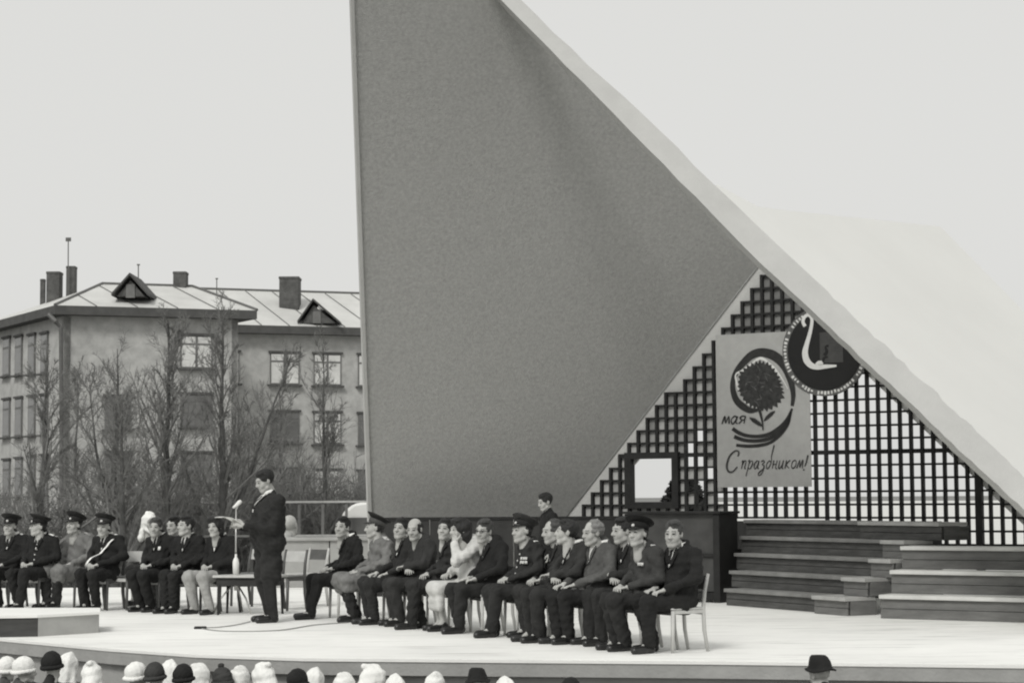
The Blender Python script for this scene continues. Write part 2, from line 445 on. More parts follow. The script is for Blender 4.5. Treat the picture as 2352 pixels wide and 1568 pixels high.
# dull panes filling the upper and left cells
pr = random.Random(5); pane_me = []
for m in m_ply:
    a, c = (SU - .03) / 2, (ST - .03) / 2; zv = Vector((0, 0, c))
    q4 = [LU * -a - LN * .004, LU * a - LN * .004, LU * a + LN * .004, LU * -a + LN * .004]
    pane_me.append(MB().hexa([v - zv for v in q4], [v + zv for v in q4]).me('pane', m))
npane = 0
for (i, j), on in cell.items():
    if not on or i < 0: continue
    p = lat_pt((j + .5) * SU, ZB + (i + .5) * ST); px, py = to_px(p)
    if px > 1670 and py > 772: continue
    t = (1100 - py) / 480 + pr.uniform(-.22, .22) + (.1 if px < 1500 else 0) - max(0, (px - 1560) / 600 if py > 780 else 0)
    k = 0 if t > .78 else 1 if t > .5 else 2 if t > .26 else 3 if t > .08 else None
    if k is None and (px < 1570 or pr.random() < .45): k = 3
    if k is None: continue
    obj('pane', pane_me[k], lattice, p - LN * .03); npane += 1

# ------------------------------------------------------------------ dark plinth wall under the lattice and along the leaning wall
plinth = thing('plinth_wall', 'low dark boarded wall along the back of the stage below the lattice', 'wall')
pzt = CAMZ - .305
a = at(858, 1200, 30.0); b = at(1436, 1200, 30.1)
b = Vector((b.x, b.y, 0)); a = Vector((a.x, a.y, 0))
dv = (b - a); nb = 9
for i in range(nb):
    p, q = a + dv * (i / nb + .002), a + dv * ((i + 1) / nb - .002)
    o = Vector((0, .05 + .006 * (i % 2), 0))
    MB().hexa([p, q, q + o, p + o], [Vector((v.x, v.y, pzt - .04)) for v in (p, q, q + o, p + o)]).build('board', m_dark, plinth)
MB().hexa([Vector((v.x, v.y, pzt - .039)) for v in (a - Vector((0, .02, 0)), b - Vector((0, .02, 0)), b + Vector((0, .09, 0)), a + Vector((0, .09, 0)))],
          [Vector((v.x, v.y, pzt)) for v in (a - Vector((0, .02, 0)), b - Vector((0, .02, 0)), b + Vector((0, .09, 0)), a + Vector((0, .09, 0)))]).build('top_rail', m_lat, plinth)
# boarding below the lattice itself
bd = MB(); p0, p1 = lat_pt(-.3, 0, .1), lat_pt(lat_uz(2165, 1200)[0], 0, .1)
bd.prism([p0, p1, Vector((p1.x, p1.y, ZB - .05)), Vector((p0.x, p0.y, ZB - .05))], -LN * .06)
bd.build('skirting', m_dark, plinth)

# ------------------------------------------------------------------ poster and emblem
def strip(pts, wid, o, conv):
    """flat brush stroke in poster space"""
    P = [Vector(p).to_2d() if len(p) == 2 else Vector(p) for p in pts]; v = []; f = []
    if not isinstance(wid, (list, tuple)): wid = [wid] * len(P)
    for i, p in enumerate(P):
        t = (P[min(i + 1, len(P) - 1)] - P[max(i - 1, 0)]).normalized(); n_ = Vector((-t.y, t.x)) * wid[i] / 2
        v += [conv(p + n_, o), conv(p - n_, o)]
        if i: f.append((2 * i - 2, 2 * i - 1, 2 * i + 1, 2 * i))
    return v, f
def smooth_pts(pts, wid, k=6):
    out, ow = [], []; n_ = len(pts)
    if not isinstance(wid, (list, tuple)): wid = [wid] * n_
    for i in range(n_ - 1):
        p0, p1, p2, p3 = [Vector(pts[min(max(i + q, 0), n_ - 1)]) for q in (-1, 0, 1, 2)]
        for s in range(k):
            t = s / k
            out.append(.5 * ((2 * p1) + (p2 - p0) * t + (2 * p0 - 5 * p1 + 4 * p2 - p3) * t * t + (3 * p1 - p0 - 3 * p2 + p3) * t ** 3))
            ow.append(wid[i] + (wid[i + 1] - wid[i]) * t)
    return out + [Vector(pts[-1])], ow + [wid[-1]]
pu0, pzt_ = lat_uz(1652, 771); pu1, pzb = lat_uz(1872, 1117)
PO = .135
def pconv(p, o):      # traced coordinates (60..800, 285..1480) to the cloth
    return lat_pt(pu0 + (p[0] - 60) / 740 * (pu1 - pu0), pzb + (1480 - p[1]) / 1195 * (pzt_ - pzb), PO + o)
m_cloth = mat('poster_cloth', .36, .95, .07, 6, .25, 90)
m_ink = mat('poster_ink', .028, .8, .3, 9)
m_ink2 = mat('poster_ink_soft', .035, .8, .5, 14)
m_chalk = mat('poster_white', .62, .8, .1, 9)
poster = thing('poster', 'tall grey cloth poster with a carnation, ribbon and handwritten greeting on the lattice', 'poster', tuple(lat_pt(0, 0)) and (0, 0, 0))
pm = MB(); nx, nz = 14, 20; wr = random.Random(2)
for s in (0, -.012):
    for i in range(nx + 1):
        for j in range(nz + 1):
            x, y = 60 + 740 * i / nx, 285 + 1195 * j / nz
            pm.v.append(tuple(pconv((x, y), s + .002 * math.sin(i * 1.7 + j * .4))))
W1 = (nx + 1) * (nz + 1)
for i in range(nx):
    for j in range(nz):
        a_ = i * (nz + 1) + j; pm.f += [(a_, a_ + 1, a_ + nz + 2, a_ + nz + 1), (W1 + a_, W1 + a_ + nz + 1, W1 + a_ + nz + 2, W1 + a_ + 1)]
for i in range(nx):
    for j in (0, nz):
        a_ = i * (nz + 1) + j; pm.f.append((a_, a_ + nz + 1, W1 + a_ + nz + 1, W1 + a_))
for j in range(nz):
    for i in (0, nx):
        a_ = i * (nz + 1) + j; pm.f.append((a_, a_ + 1, W1 + a_ + 1, W1 + a_))
pm.build('cloth', m_cloth, poster)
def strokes(name, lst, m, o, parent):
    b_ = MB()
    for pts, wid in lst:
        pp, ww = smooth_pts(pts, wid); b_.add(*strip(pp, ww, o, pconv))
    return b_.build(name, m, parent)
ring_pts = [(392, 885), (330, 885), (270, 850), (222, 800), (196, 720), (200, 640), (232, 570), (290, 505), (350, 455), (420, 437), (500, 455), (565, 497), (612, 560), (642, 630), (662, 700), (672, 780), (662, 860)]
ring_w = [22, 45, 55, 52, 44, 38, 46, 56, 62, 66, 74, 72, 62, 54, 46, 36, 24]
strokes('ribbon_loop', [(ring_pts, ring_w)], m_ink, .006, poster)
strokes('ribbon_tail', [([(662, 880), (620, 962), (560, 1025), (480, 1072), (390, 1088), (300, 1080), (235, 1055), (188, 1022)], [16, 26, 30, 30, 28, 28, 30, 30]),
                        ([(655, 905), (625, 985), (565, 1052), (485, 1104), (395, 1122), (300, 1118), (240, 1102), (200, 1085)], [14, 26, 30, 30, 28, 28, 30, 30]),
                        ([(650, 930), (628, 1000), (570, 1076), (490, 1136), (400, 1158), (310, 1162), (260, 1158), (215, 1152)], [8, 18, 24, 24, 26, 26, 24, 22])], m_ink, .006, poster)
fl = random.Random(11)
def blob(c, pts, m, name, o):
    v = [pconv(c, o)] + [pconv(p, o) for p in pts]; n_ = len(pts)
    return MB().add(v, [(0, 1 + i, 1 + (i + 1) % n_) for i in range(n_)]).build(name, m, poster)
def ser(rad, jag, seed):
    q = random.Random(seed); out = []
    base = [(600, 770), (560, 845), (480, 885), (410, 885), (350, 865), (290, 815), (250, 745), (240, 680), (250, 600), (300, 545), (370, 520), (430, 505), (490, 530), (535, 590), (570, 650), (585, 710)]
    for i, p in enumerate(base):
        p2 = base[(i + 1) % len(base)]
        for s in range(4):
            t = s / 4; x, y = p[0] + (p2[0] - p[0]) * t, p[1] + (p2[1] - p[1]) * t
            k_ = rad * (1 + jag * (1 if s % 2 else -1) * q.uniform(.4, 1)); out.append((410 + (x - 410) * k_, 690 + (y - 690) * k_))
    return out
strokes('petal_rim', [([(246, 745), (228, 670), (222, 600), (285, 570), (350, 522), (420, 484), (482, 520), (532, 572), (585, 645), (632, 730)], [5, 16, 10, 22, 12, 24, 14, 22, 10, 5])], m_chalk, .007, poster)
strokes('petal_rim', [([(285, 815), (335, 842), (392, 868)], [6, 22, 10])], m_chalk, .007, poster)
blob((410, 690), ser(1.0, .1, 2), m_ink2, 'carnation', .009)
pl = []
for k in range(26):
    a_ = fl.uniform(0, 6.28); r_ = fl.uniform(25, 150); x, y = 410 + r_ * math.cos(a_), 690 + r_ * math.sin(a_) * .95; t_ = a_ + fl.uniform(-.7, .7) + 1.57 * (k % 2); L_ = fl.uniform(12, 30)
    pl.append(([(x - L_ * math.cos(t_), y - L_ * math.sin(t_)), (x + fl.uniform(-6, 6), y + fl.uniform(-6, 6)), (x + L_ * math.cos(t_), y + L_ * math.sin(t_))], [3, fl.uniform(6, 12), 3]))
tag(strokes('petal_lines', pl, mat('petal_grey', .085, .8, .5, 12), .012, poster), None, None, kind='stuff')
tag(strokes('petal_edges', pl[::3], m_ink, .015, poster), None, None, kind='stuff')
strokes('stem', [([(405, 880), (418, 930), (428, 980), (432, 1040)], [26, 20, 14, 10])], m_ink, .012, poster)
strokes('leaf', [([(325, 940), (360, 962), (400, 990), (428, 1010)], [4, 34, 30, 4])], m_ink, .012, poster)
strokes('leaf', [([(440, 970), (465, 945), (500, 915), (528, 895)], [4, 26, 28, 4])], m_ink, .012, poster)
GL = {'п': [[(0, .85), (.12, 1), (.15, 0)], [(.15, .55), (.4, 1), (.66, .9), (.62, .15), (.85, 0)]],
      'р': [[(.05, .9), (.2, 1), (.12, -.9)], [(.18, .65), (.5, 1), (.78, .7), (.6, .1), (.32, 0), (.18, .2)]],
      'а': [[(.72, .85), (.42, 1), (.1, .55), (.25, .02), (.5, .12), (.74, .8)], [(.78, 1), (.7, .2), (.95, 0)]],
      'з': [[(.1, .85), (.4, 1), (.66, .8), (.35, .55), (.72, .3), (.6, -.55), (.2, -.85), (.1, -.5), (.85, .1)]],
      'д': [[(.7, .8), (.38, .95), (.08, .5), (.25, .02), (.55, .15), (.75, .85), (.6, 1.6), (.66, 2.9)]],
      'н': [[(.12, 1), (.12, 0)], [(.12, .5), (.64, .55)], [(.66, 1), (.62, .1), (.9, 0)]],
      'и': [[(.1, 1), (.1, .15), (.3, 0), (.6, .5), (.66, 1), (.64, .1), (.9, 0)]],
      'к': [[(.12, 1), (.14, 0)], [(.72, 1), (.22, .5), (.8, 0)]],
      'о': [[(.5, 1), (.15, .8), (.12, .25), (.42, 0), (.75, .3), (.72, .8), (.5, 1)]],
      'м': [[(.02, 0), (.25, 1), (.45, .1), (.72, 1), (.9, 0)]],
      'я': [[(.75, 1), (.7, 0)], [(.73, .95), (.35, 1), (.15, .75), (.35, .5), (.72, .5)], [(.45, .5), (.08, 0)]]}
def lettering(word, x, base, wch, xh, th, slant):
    out = []
    for ch in word:
        for st in GL[ch]:
            pts = [(x + q[0] * wch + q[1] * slant, base - q[1] * xh) for q in st]
            out.append((pts, [th * (.75 + .25 * math.sin(2 * i + len(out))) for i in range(len(pts))]))
        x += wch
    return out
strokes('lettering', lettering('мая', 102, 985, 66, 58, 15, 10), m_ink, .008, poster)
greet = [([(228, 1240), (235, 1205), (205, 1198), (160, 1240), (138, 1310), (150, 1355), (185, 1358), (222, 1320)], [10, 14, 12, 14, 18, 16, 12, 9])]
greet += lettering('праздником', 248, 1338, 49, 62, 11, 14) + [([(778, 1240), (765, 1290), (752, 1325)], [13, 11, 7]), ([(746, 1346), (742, 1356)], [11, 11])]
strokes('lettering', greet, mat('poster_ink_worn', .05, .8, .4, 10), .008, poster)

emblem = thing('emblem', 'round black emblem with a white lyre curve and pale lettered rim', 'emblem')
ec = lat_uz(1903, 806)
er = lat_uz(1903, 702)[1] - ec[1]
EO = .16
def econv(p, o):
    return lat_pt(ec[0] + (p[0] - 915) / 325 * er * .97, ec[1] + (430 - p[1]) / 345 * er, EO + o)
m_emb = mat('emblem_black', .01, .6, .2, 4)
m_embg = mat('emblem_grey', .055, .7, .2, 6)
def disc(r_, o, t, m, name, n_=56):
    v = [lat_pt(ec[0] + r_ * math.cos(6.2832 * i / n_), ec[1] + r_ * math.sin(6.2832 * i / n_), EO + o) for i in range(n_)]
    return MB().prism(v, -LN * t).build(name, m, emblem)
disc(er, -.01, .03, mat('emblem_rim', .10, .7, .3, 8), 'rim')
disc(er * .865, .005, .014, m_emb, 'disc')
rm = MB(); q = random.Random(4)
for i in range(74):
    if q.random() < .12: continue
    a0 = 6.2832 * (i + q.uniform(.08, .2)) / 74; a1 = 6.2832 * (i + q.uniform(.6, .82)) / 74; r1, r2 = er * q.uniform(.885, .91), er * q.uniform(.945, .975)
    rm.add([lat_pt(ec[0] + r_ * math.cos(a_), ec[1] + r_ * math.sin(a_), EO - .006) for r_, a_ in ((r1, a0), (r2, a0), (r2, a1), (r1, a1))], [(0, 1, 2, 3)])
tag(rm.build('rim_marks', m_chalk, emblem), None, None, kind='stuff')
def estroke(name, pts, wid, m, o):
    pp, ww = smooth_pts(pts, wid); return MB().add(*strip(pp, ww, o, econv)).build(name, m, emblem)
estroke('lyre_curve', [(768, 240), (752, 205), (765, 168), (798, 156), (822, 185), (818, 240), (800, 310), (778, 380), (764, 440), (776, 500), (812, 540), (862, 555), (925, 552), (1008, 550)],
        [26, 26, 26, 24, 24, 26, 30, 36, 46, 50, 44, 36, 30, 14], m_chalk, .009)
estroke('lyre_foot', [(845, 535), (870, 522), (905, 522)], [10, 30, 26], m_chalk, .0095)
MB().add([econv(p, .008) for p in ((880, 295), (955, 290), (958, 262), (1000, 275), (1060, 350), (1060, 525), (880, 525))], [(0, 1, 2, 3, 4, 5, 6)]).build('grey_panel', m_embg, emblem)
estroke('panel_marks', [(915, 470), (935, 440), (925, 405), (950, 395)], [30, 24, 14, 18], m_emb, .011)
estroke('panel_marks', [(905, 520), (912, 490), (945, 480)], [14, 22, 8], m_emb, .012)

# ------------------------------------------------------------------ upright piano
PB = floor(1655, 1384)
pr_ = math.atan2(LU.y, LU.x)
piano = thing('upright_piano', 'dark upright piano standing with its panelled back to the row of seated people', 'piano', (PB.x, PB.y, 0), pr_)
def pbox(name, c, d, m=m_dark, bev=.006): return MB().box(c, d).build(name, m, piano, bevel=bev)
PWd = 1.5
pbox('back_panel', (-PWd / 2, .06, .70), (PWd - .16, .04, 1.1), mat('piano_panel', .055, .6, .25, 4), .004)
pbox('side', (-.05, .3, .62), (.1, .62, 1.24), m_lat); pbox('side', (-PWd + .05, .3, .62), (.1, .62, 1.24), m_lat)
pbox('lid', (-PWd / 2, .3, 1.26), (PWd + .06, .68, .035), m_lat)
pbox('bottom_rail', (-PWd / 2, .05, .09), (PWd - .2, .08, .1), m_lat)
pbox('cross_rail', (-PWd / 2, .025, .66), (PWd - .2, .03, .05), m_lat)
pbox('keybed', (-PWd / 2, .7, .66), (PWd - .1, .3, .14), m_lat)
pbox('soundboard', (-PWd / 2, .12, .62), (PWd - .2, .02, 1.0), m_lat, 0)

# ------------------------------------------------------------------ choir risers
def riser(label, p, d, length, z0, z1, depth, mf, mt, group, ends=True):
    rz = math.atan2(d.y, d.x)
    t = thing('riser_box', label, 'riser', (p.x, p.y, z0), rz, group)
    h = z1 - z0; tt = .048
    MB().box((length / 2, -.02 + depth / 2 - .01, h - tt / 2), (length, depth + .02, tt)).build('top_board', mt, t, bevel=.004)
    nb_ = 2
    for i in range(nb_):
        hh = (h - tt) / nb_
        MB().box((length / 2, .012 + .004 * i, hh * (i + .5)), (length - .012, .024, hh - .006)).build('front_plank', mf, t, bevel=.002)
    MB().box((length / 2, depth / 2 + .03, (h - tt) / 2), (length - .08, depth - .08, h - tt - .01)).build('gap_blocker', m_lat, t)  # black block added inside: keeps light from showing through the gaps
    for x in (.02, length - .02):
        MB().box((x, depth / 2 + .03, (h - tt) / 2), (.03, depth - .05, h - tt - .004)).build('end_panel', mf, t, bevel=.002)
    return t
R0 = floor(1668, 1389); R1 = floor(1972, 1413); a1 = (R1 - R0); l1 = a1.length; a1.normalize(); n1 = Vector((-a1.y, a1.x, 0))
TH = .229; step = .30
names = ['bottom', 'second', 'third', 'fourth', 'top']
ovl = [0, .12, .42, .34, .62]; split_at = [2.15, 2.35, 2.5, 2.35, 1.55]
for i in range(5):
    ex_ = .3 * i; p = R0 + n1 * (i * step) - a1 * ex_; tot = l1 + ex_ + [0, .0, .12, .0, .3][i]
    s0 = min(split_at[i] + ex_, tot - .5)
    gap = [.03, .05, .1, .1, .08][i]
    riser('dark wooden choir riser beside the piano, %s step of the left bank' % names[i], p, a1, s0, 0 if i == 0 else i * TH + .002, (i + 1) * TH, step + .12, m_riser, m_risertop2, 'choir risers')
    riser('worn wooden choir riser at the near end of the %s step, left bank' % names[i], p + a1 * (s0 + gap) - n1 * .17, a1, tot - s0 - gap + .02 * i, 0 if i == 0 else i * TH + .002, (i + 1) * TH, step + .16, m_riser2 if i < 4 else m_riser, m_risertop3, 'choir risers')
# posts carrying the upper tiers
Q0 = floor(2022, 1419); Q1 = floor(2352, 1429); a2 = (Q1 - Q0).normalized(); n2 = Vector((-a2.y, a2.x, 0))
for i in range(3):
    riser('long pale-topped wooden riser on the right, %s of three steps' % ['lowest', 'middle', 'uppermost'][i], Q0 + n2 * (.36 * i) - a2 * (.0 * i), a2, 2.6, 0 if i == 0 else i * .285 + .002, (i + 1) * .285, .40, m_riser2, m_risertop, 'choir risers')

# ------------------------------------------------------------------ low parapet behind the left side of the stage
par = thing('parapet', 'low grey concrete parapet between the speaker and the leaning wall', 'wall')
for i, (x0, x1) in enumerate([(-4.0, -3.1), (-3.08, -2.15)]):
    MB().box(((x0 + x1) / 2, 33.2, .39), (x1 - x0, .16, .78)).build('panel', mat('parapet_grey', .34, .9, .15, 2, .3), par, bevel=.005)
MB().box((-3.075, 33.2, .81), (1.9, .26, .06)).build('coping', m_base, par, bevel=.008)

# low plinth box on the left edge of the stage
q0, q1, q2, q3, q4 = [floor(*p) for p in ((-70, 1464), (86, 1461), (226, 1452), (226, 1441), (-70, 1441))]
lowb = thing('plinth_box', 'low plinth box with a dark front and a pale front at the left stage edge', 'box')
up1 = Vector((0, 0, .205)); inn = Vector((0, .03, 0))
MB().hexa([q0, q1, q1 + inn, q0 + inn], [v + up1 for v in (q0, q1, q1 + inn, q0 + inn)]).build('front_board', mat('dark_board', .06, .85, .3, 3, streak=5), lowb)
MB().hexa([q1 + Vector((.004, 0, 0)), q2, q2 + inn, q1 + inn + Vector((.004, 0, 0))], [v + up1 for v in (q1 + Vector((.004, 0, 0)), q2, q2 + inn, q1 + inn + Vector((.004, 0, 0)))]).build('front_board', mat('plinth_box_pale', .36, .9, .15, 3), lowb)
MB().hexa([q2 + inn, q3, q3 - Vector((.03, 0, 0)), q2 + inn - Vector((.03, 0, 0))], [v + up1 for v in (q2 + inn, q3, q3 - Vector((.03, 0, 0)), q2 + inn - Vector((.03, 0, 0)))]).build('side_board', m_dark, lowb)
MB().prism([v + up1 + Vector((0, 0, .001)) for v in (q0 - inn * .6, q1 - inn * .6, q2 - inn * .4 + Vector((.02, 0, 0)), q3 + Vector((.02, 0, 0)), q4)], (0, 0, .028)).build('top_board', m_white, lowb)

# ------------------------------------------------------------------ apartment building far left
m_brick = mat('pale_brick', .42, .95, .2, 1.6, .6, 12)
m_brick2 = mat('pale_brick_side', .42, .95, .2, 1.6, .6, 12)
m_roof = mat('sheet_roof', .56, .6, .12, .5, .1, 10)
m_eave = mat('hazed_dark_eave', .085, .8, .2, 2)  # dark trim, lightened: haze over the distance is in the colour
m_chim = mat('hazed_sooty_brick', .1, .95, .35, 3, .5, 12)  # dark brick with the far haze mixed into its colour
m_frame = mat('window_frame', .16, .7, .2, 3)
m_glass = mat('pale_glass', .62, .25, .22, 1.2, spec=.6)  # pale panes, set against the dark ones
m_glassd = mat('hazed_dark_glass', .13, .2, .3, 1.2, spec=.6)  # dark panes lifted in colour to stand in for haze
m_metal = mat('grey_metal', .12, .5, .2, 4)
e1 = Vector((.943, .333, 0)).normalized(); e2 = Vector((-.52, .85, 0)).normalized(); nf = Vector((e1.y, -e1.x, 0)); nside = Vector((-e2.y, e2.x, 0))
if nside.x > 0: nside = -nside
EZ = 11.7
def block(name, label, K, L, D, zr, ridge):
    t = thing(name, label, 'building', (0, 0, 0))
    c = [K, K + e1 * L, K + e1 * L + e2 * D, K + e2 * D]
    lo_ = [Vector((p.x, p.y, GZ)) for p in c]; hi_ = [Vector((p.x, p.y, EZ - .1)) for p in c]
    for i, nm in enumerate(('wall', 'wall', 'wall', 'wall')):
        a, b = lo_[i], lo_[(i + 1) % 4]; inn = (lo_[(i + 2) % 4] - b).normalized() * .35
        j0, j1 = hi_[i], hi_[(i + 1) % 4]
        MB().hexa([a, b, b + inn, a + inn], [j0, j1, j1 + inn, j0 + inn]).build(nm, m_brick if i != 3 else m_brick2, t)
    o = .75
    ev = [K - e1 * o - e2 * o, K + e1 * (L + o) - e2 * o, K + e1 * (L + o) + e2 * (D + o), K - e1 * o + e2 * (D + o)]
    eb = [Vector((p.x, p.y, EZ - .35)) for p in ev]; et = [Vector((p.x, p.y, EZ + .12)) for p in ev]
    MB().hexa(eb, et).build('eave', m_eave, t)
    rf = [Vector((p.x, p.y, EZ + .125)) for p in ev]
    r_ = [K + e1 * ridge[0] + e2 * ridge[2], K + e1 * ridge[1] + e2 * ridge[2]]
    r_ = [Vector((p.x, p.y, zr)) for p in r_]
    ro = MB().add(rf + r_, [(0, 1, 5, 4), (1, 2, 5), (2, 3, 4, 5), (3, 0, 4), (3, 2, 1, 0)]).build('roof', m_roof, t)
    # hip cappings and standing seams
    for a, b in ((rf[0], r_[0]), (rf[1], r_[1]), (r_[0], r_[1])):
        MB().tube([a + Vector((0, 0, .03)), b + Vector((0, 0, .03))], .09, 5).build('hip_cap', m_metal, ro)
    ns_ = int(L / 1.6)
    for i in range(1, ns_):
        f_ = i / ns_; s = -o + (L + 2 * o) * f_
        a = rf[0] + (rf[1] - rf[0]) * f_
        if s < ridge[0]: q = (s + o) / (ridge[0] + o)
        elif s > ridge[1]: q = (L + o - s) / max(L + o - ridge[1], .1)
        else: q = 1
        b = a + (Vector((0, 0, zr - EZ - .125)) + e2 * (ridge[2] + o)) * min(q, 1) * .97
        MB().tube([a + Vector((0, 0, .02)), b + Vector((0, 0, .02))], .035, 4).build('seam', m_metal, ro)
    return t, ro
def bwindow(t, K, n_, rect, pale_pane=True, cols=2, transom=True):
    """window in a wall plane from the pixel rectangle it fills"""
    x0, y0, x1, y1 = rect
    p = onplane(x0, y1, K, n_); q_ = onplane(x1, y1, K, n_); z1 = onplane(x0, y0, K, n_).z; z0 = p.z
    ax = (q_ - p); ax.z = 0; wd = ax.length; ax.normalize(); hgt = z1 - z0; rz = math.atan2(ax.y, ax.x)
    W = bpy.data.objects.new('window', None)
    b = MB().box((wd / 2, -.03, hgt / 2), (wd, .1, hgt)); wo_ = obj('window', b.me('window', m_frame), t); wo_.location = (p.x, p.y, z0); wo_.rotation_euler = (0, 0, rz)
    bpy.data.objects.remove(W)
    rows = [(0.04, .70), (.76, .96)] if transom else [(.04, .96)]
    for c in range(cols):
        for (r0_, r1_) in rows:
            cw = wd / cols
            MB().box((cw * (c + .5), -.09, hgt * (r0_ + r1_) / 2), (cw - .14, .02, hgt * (r1_ - r0_))).build('pane', m_glass if pale_pane else m_glassd, wo_)
    MB().box((wd / 2, -.14, -.06), (wd + .3, .3, .1)).build('sill', m_eave, wo_)
    MB().box((wd / 2, -.1, hgt + .06), (wd + .2, .12, .12)).build('lintel', m_eave, wo_)
K1 = at(145, 1000, 105); K1.z = 0
bl1, rf1 = block('apartment_block', 'pale brick apartment block with hipped roof and dormer at far left', K1, 9.44, 14, 13.75, (3.99, 9.19, 6))
K2 = at(545, 1000, 117.3); K2.z = 0; K2 = K2 - e1 * 5
bl2, rf2 = block('apartment_block', 'set-back brick apartment wing with gabled dormer, cut off by the shell wall', K2, 26, 12, 14.6, (2.5, 23, 6))
for r in ((414, 770, 487, 845), (414, 905, 487, 980), (414, 1040, 487, 1112), (240, 910, 300, 985), (240, 1040, 300, 1112)):
    bwindow(bl1, K1, nf, r, pale_pane=r[1] < 800)
for y0 in (772, 912, 1050):
    for x in (16, 44, 74, 103):
        yy = y0 + (74 - x) * .12
        bwindow(bl1, K1, nside, (x - 8, yy, x + 8, yy + 88 - (74 - x) * .05), pale_pane=False, cols=1)
for y0 in (808, 943, 1075):
    for x0, x1 in ((519, 549), (620, 687), (720, 783), (822, 880)):
        bwindow(bl2, K2, nf, (x0, y0 + (x0 - 520) * .022, x1, y0 + 72 + (x0 - 520) * .022), pale_pane=(y0 < 900 or x0 == 720), cols=1 if x0 == 519 else 2)
def chim(x0, y0, x1, y1, d, par_):
    a, b = at(x0, y1, d), at(x1, y0, d); wd = b.x - a.x; c = MB().box(((a.x + b.x) / 2, d, (a.z + b.z) / 2 - .4), (wd, wd * 1.1, b.z - a.z + .8)).build('chimney', m_chim, par_, bevel=.03)
    MB().box(((a.x + b.x) / 2, d, b.z + .05), (wd * 1.06, wd * 1.16, .16)).build('chimney_cap', m_chim, c, bevel=.03)
chim(110, 630, 141, 672, 113, bl1); chim(93, 646, 104, 675, 114, bl1); chim(154, 617, 175, 655, 112.5, bl1)
chim(400, 630, 430, 668, 113, bl1); chim(644, 642, 689, 688, 121.5, bl2)
def dormer(cx, base, top, half, d, par_, dx=0):
    A_, B_, T_ = at(cx - half, base, d), at(cx + half, base, d), at(cx + dx, top, d)
    wl_ = MB().prism([A_ + Vector((.25, 0, 0)), B_ - Vector((.25, 0, 0)), T_ - Vector((0, 0, .25))], (0, 3.2, 0)).build('dormer', m_chim, par_)
    bk = Vector((0, 3.4, 0)); th = Vector((0, 0, .14)); fo = Vector((0, -.3, 0))
    for P in (A_, B_):
        a, b = P + fo, T_ + fo
        MB().hexa([a, b, b + bk, a + bk], [a + th, b + th, b + bk + th, a + bk + th]).build('dormer_roof', m_eave, wl_)
    c = (A_ + B_ + T_) / 3
    MB().box((c.x, d - .04, c.z - .1), (.5, .06, .75)).build('dormer_window', m_frame, wl_, bevel=.02)
dormer(300, 680, 633, 42, 106.3, bl1); dormer(732, 742, 691, 48, 118.3, bl2, -12)
for x, y0, y1, d in ((157, 550, 625, 112), (318, 608, 640, 110), (498, 640, 672, 122)):
    a, b = at(x, y1, d), at(x, y0, d)
    an = thing('roof_antenna', {157: 'tall thin aerial with a knob above the left chimneys', 318: 'short aerial beside the dormer peak', 498: 'short aerial on the ridge of the set-back wing'}[x], 'antenna', tuple(a), 0, 'roof aerials')
    MB().tube([Vector((0, 0, -1)), b - a], .035, 5).build('mast', m_metal, an)
    kb = b - a
    MB().box((kb.x, kb.y, kb.z), (.3 if x == 157 else .16, .08, .22 if x == 157 else .08)).build('aerial_head', m_metal, an)
# rain pipe at the corner
cp = [at(112, 722, 104.4), at(128, 738, 104.2), at(140, 752, 104.4), at(141, 900, 104.6), at(141, 1150, 104.6)]
MB().tube(cp, .13, 6).build('rain_pipe', m_metal, bl1)

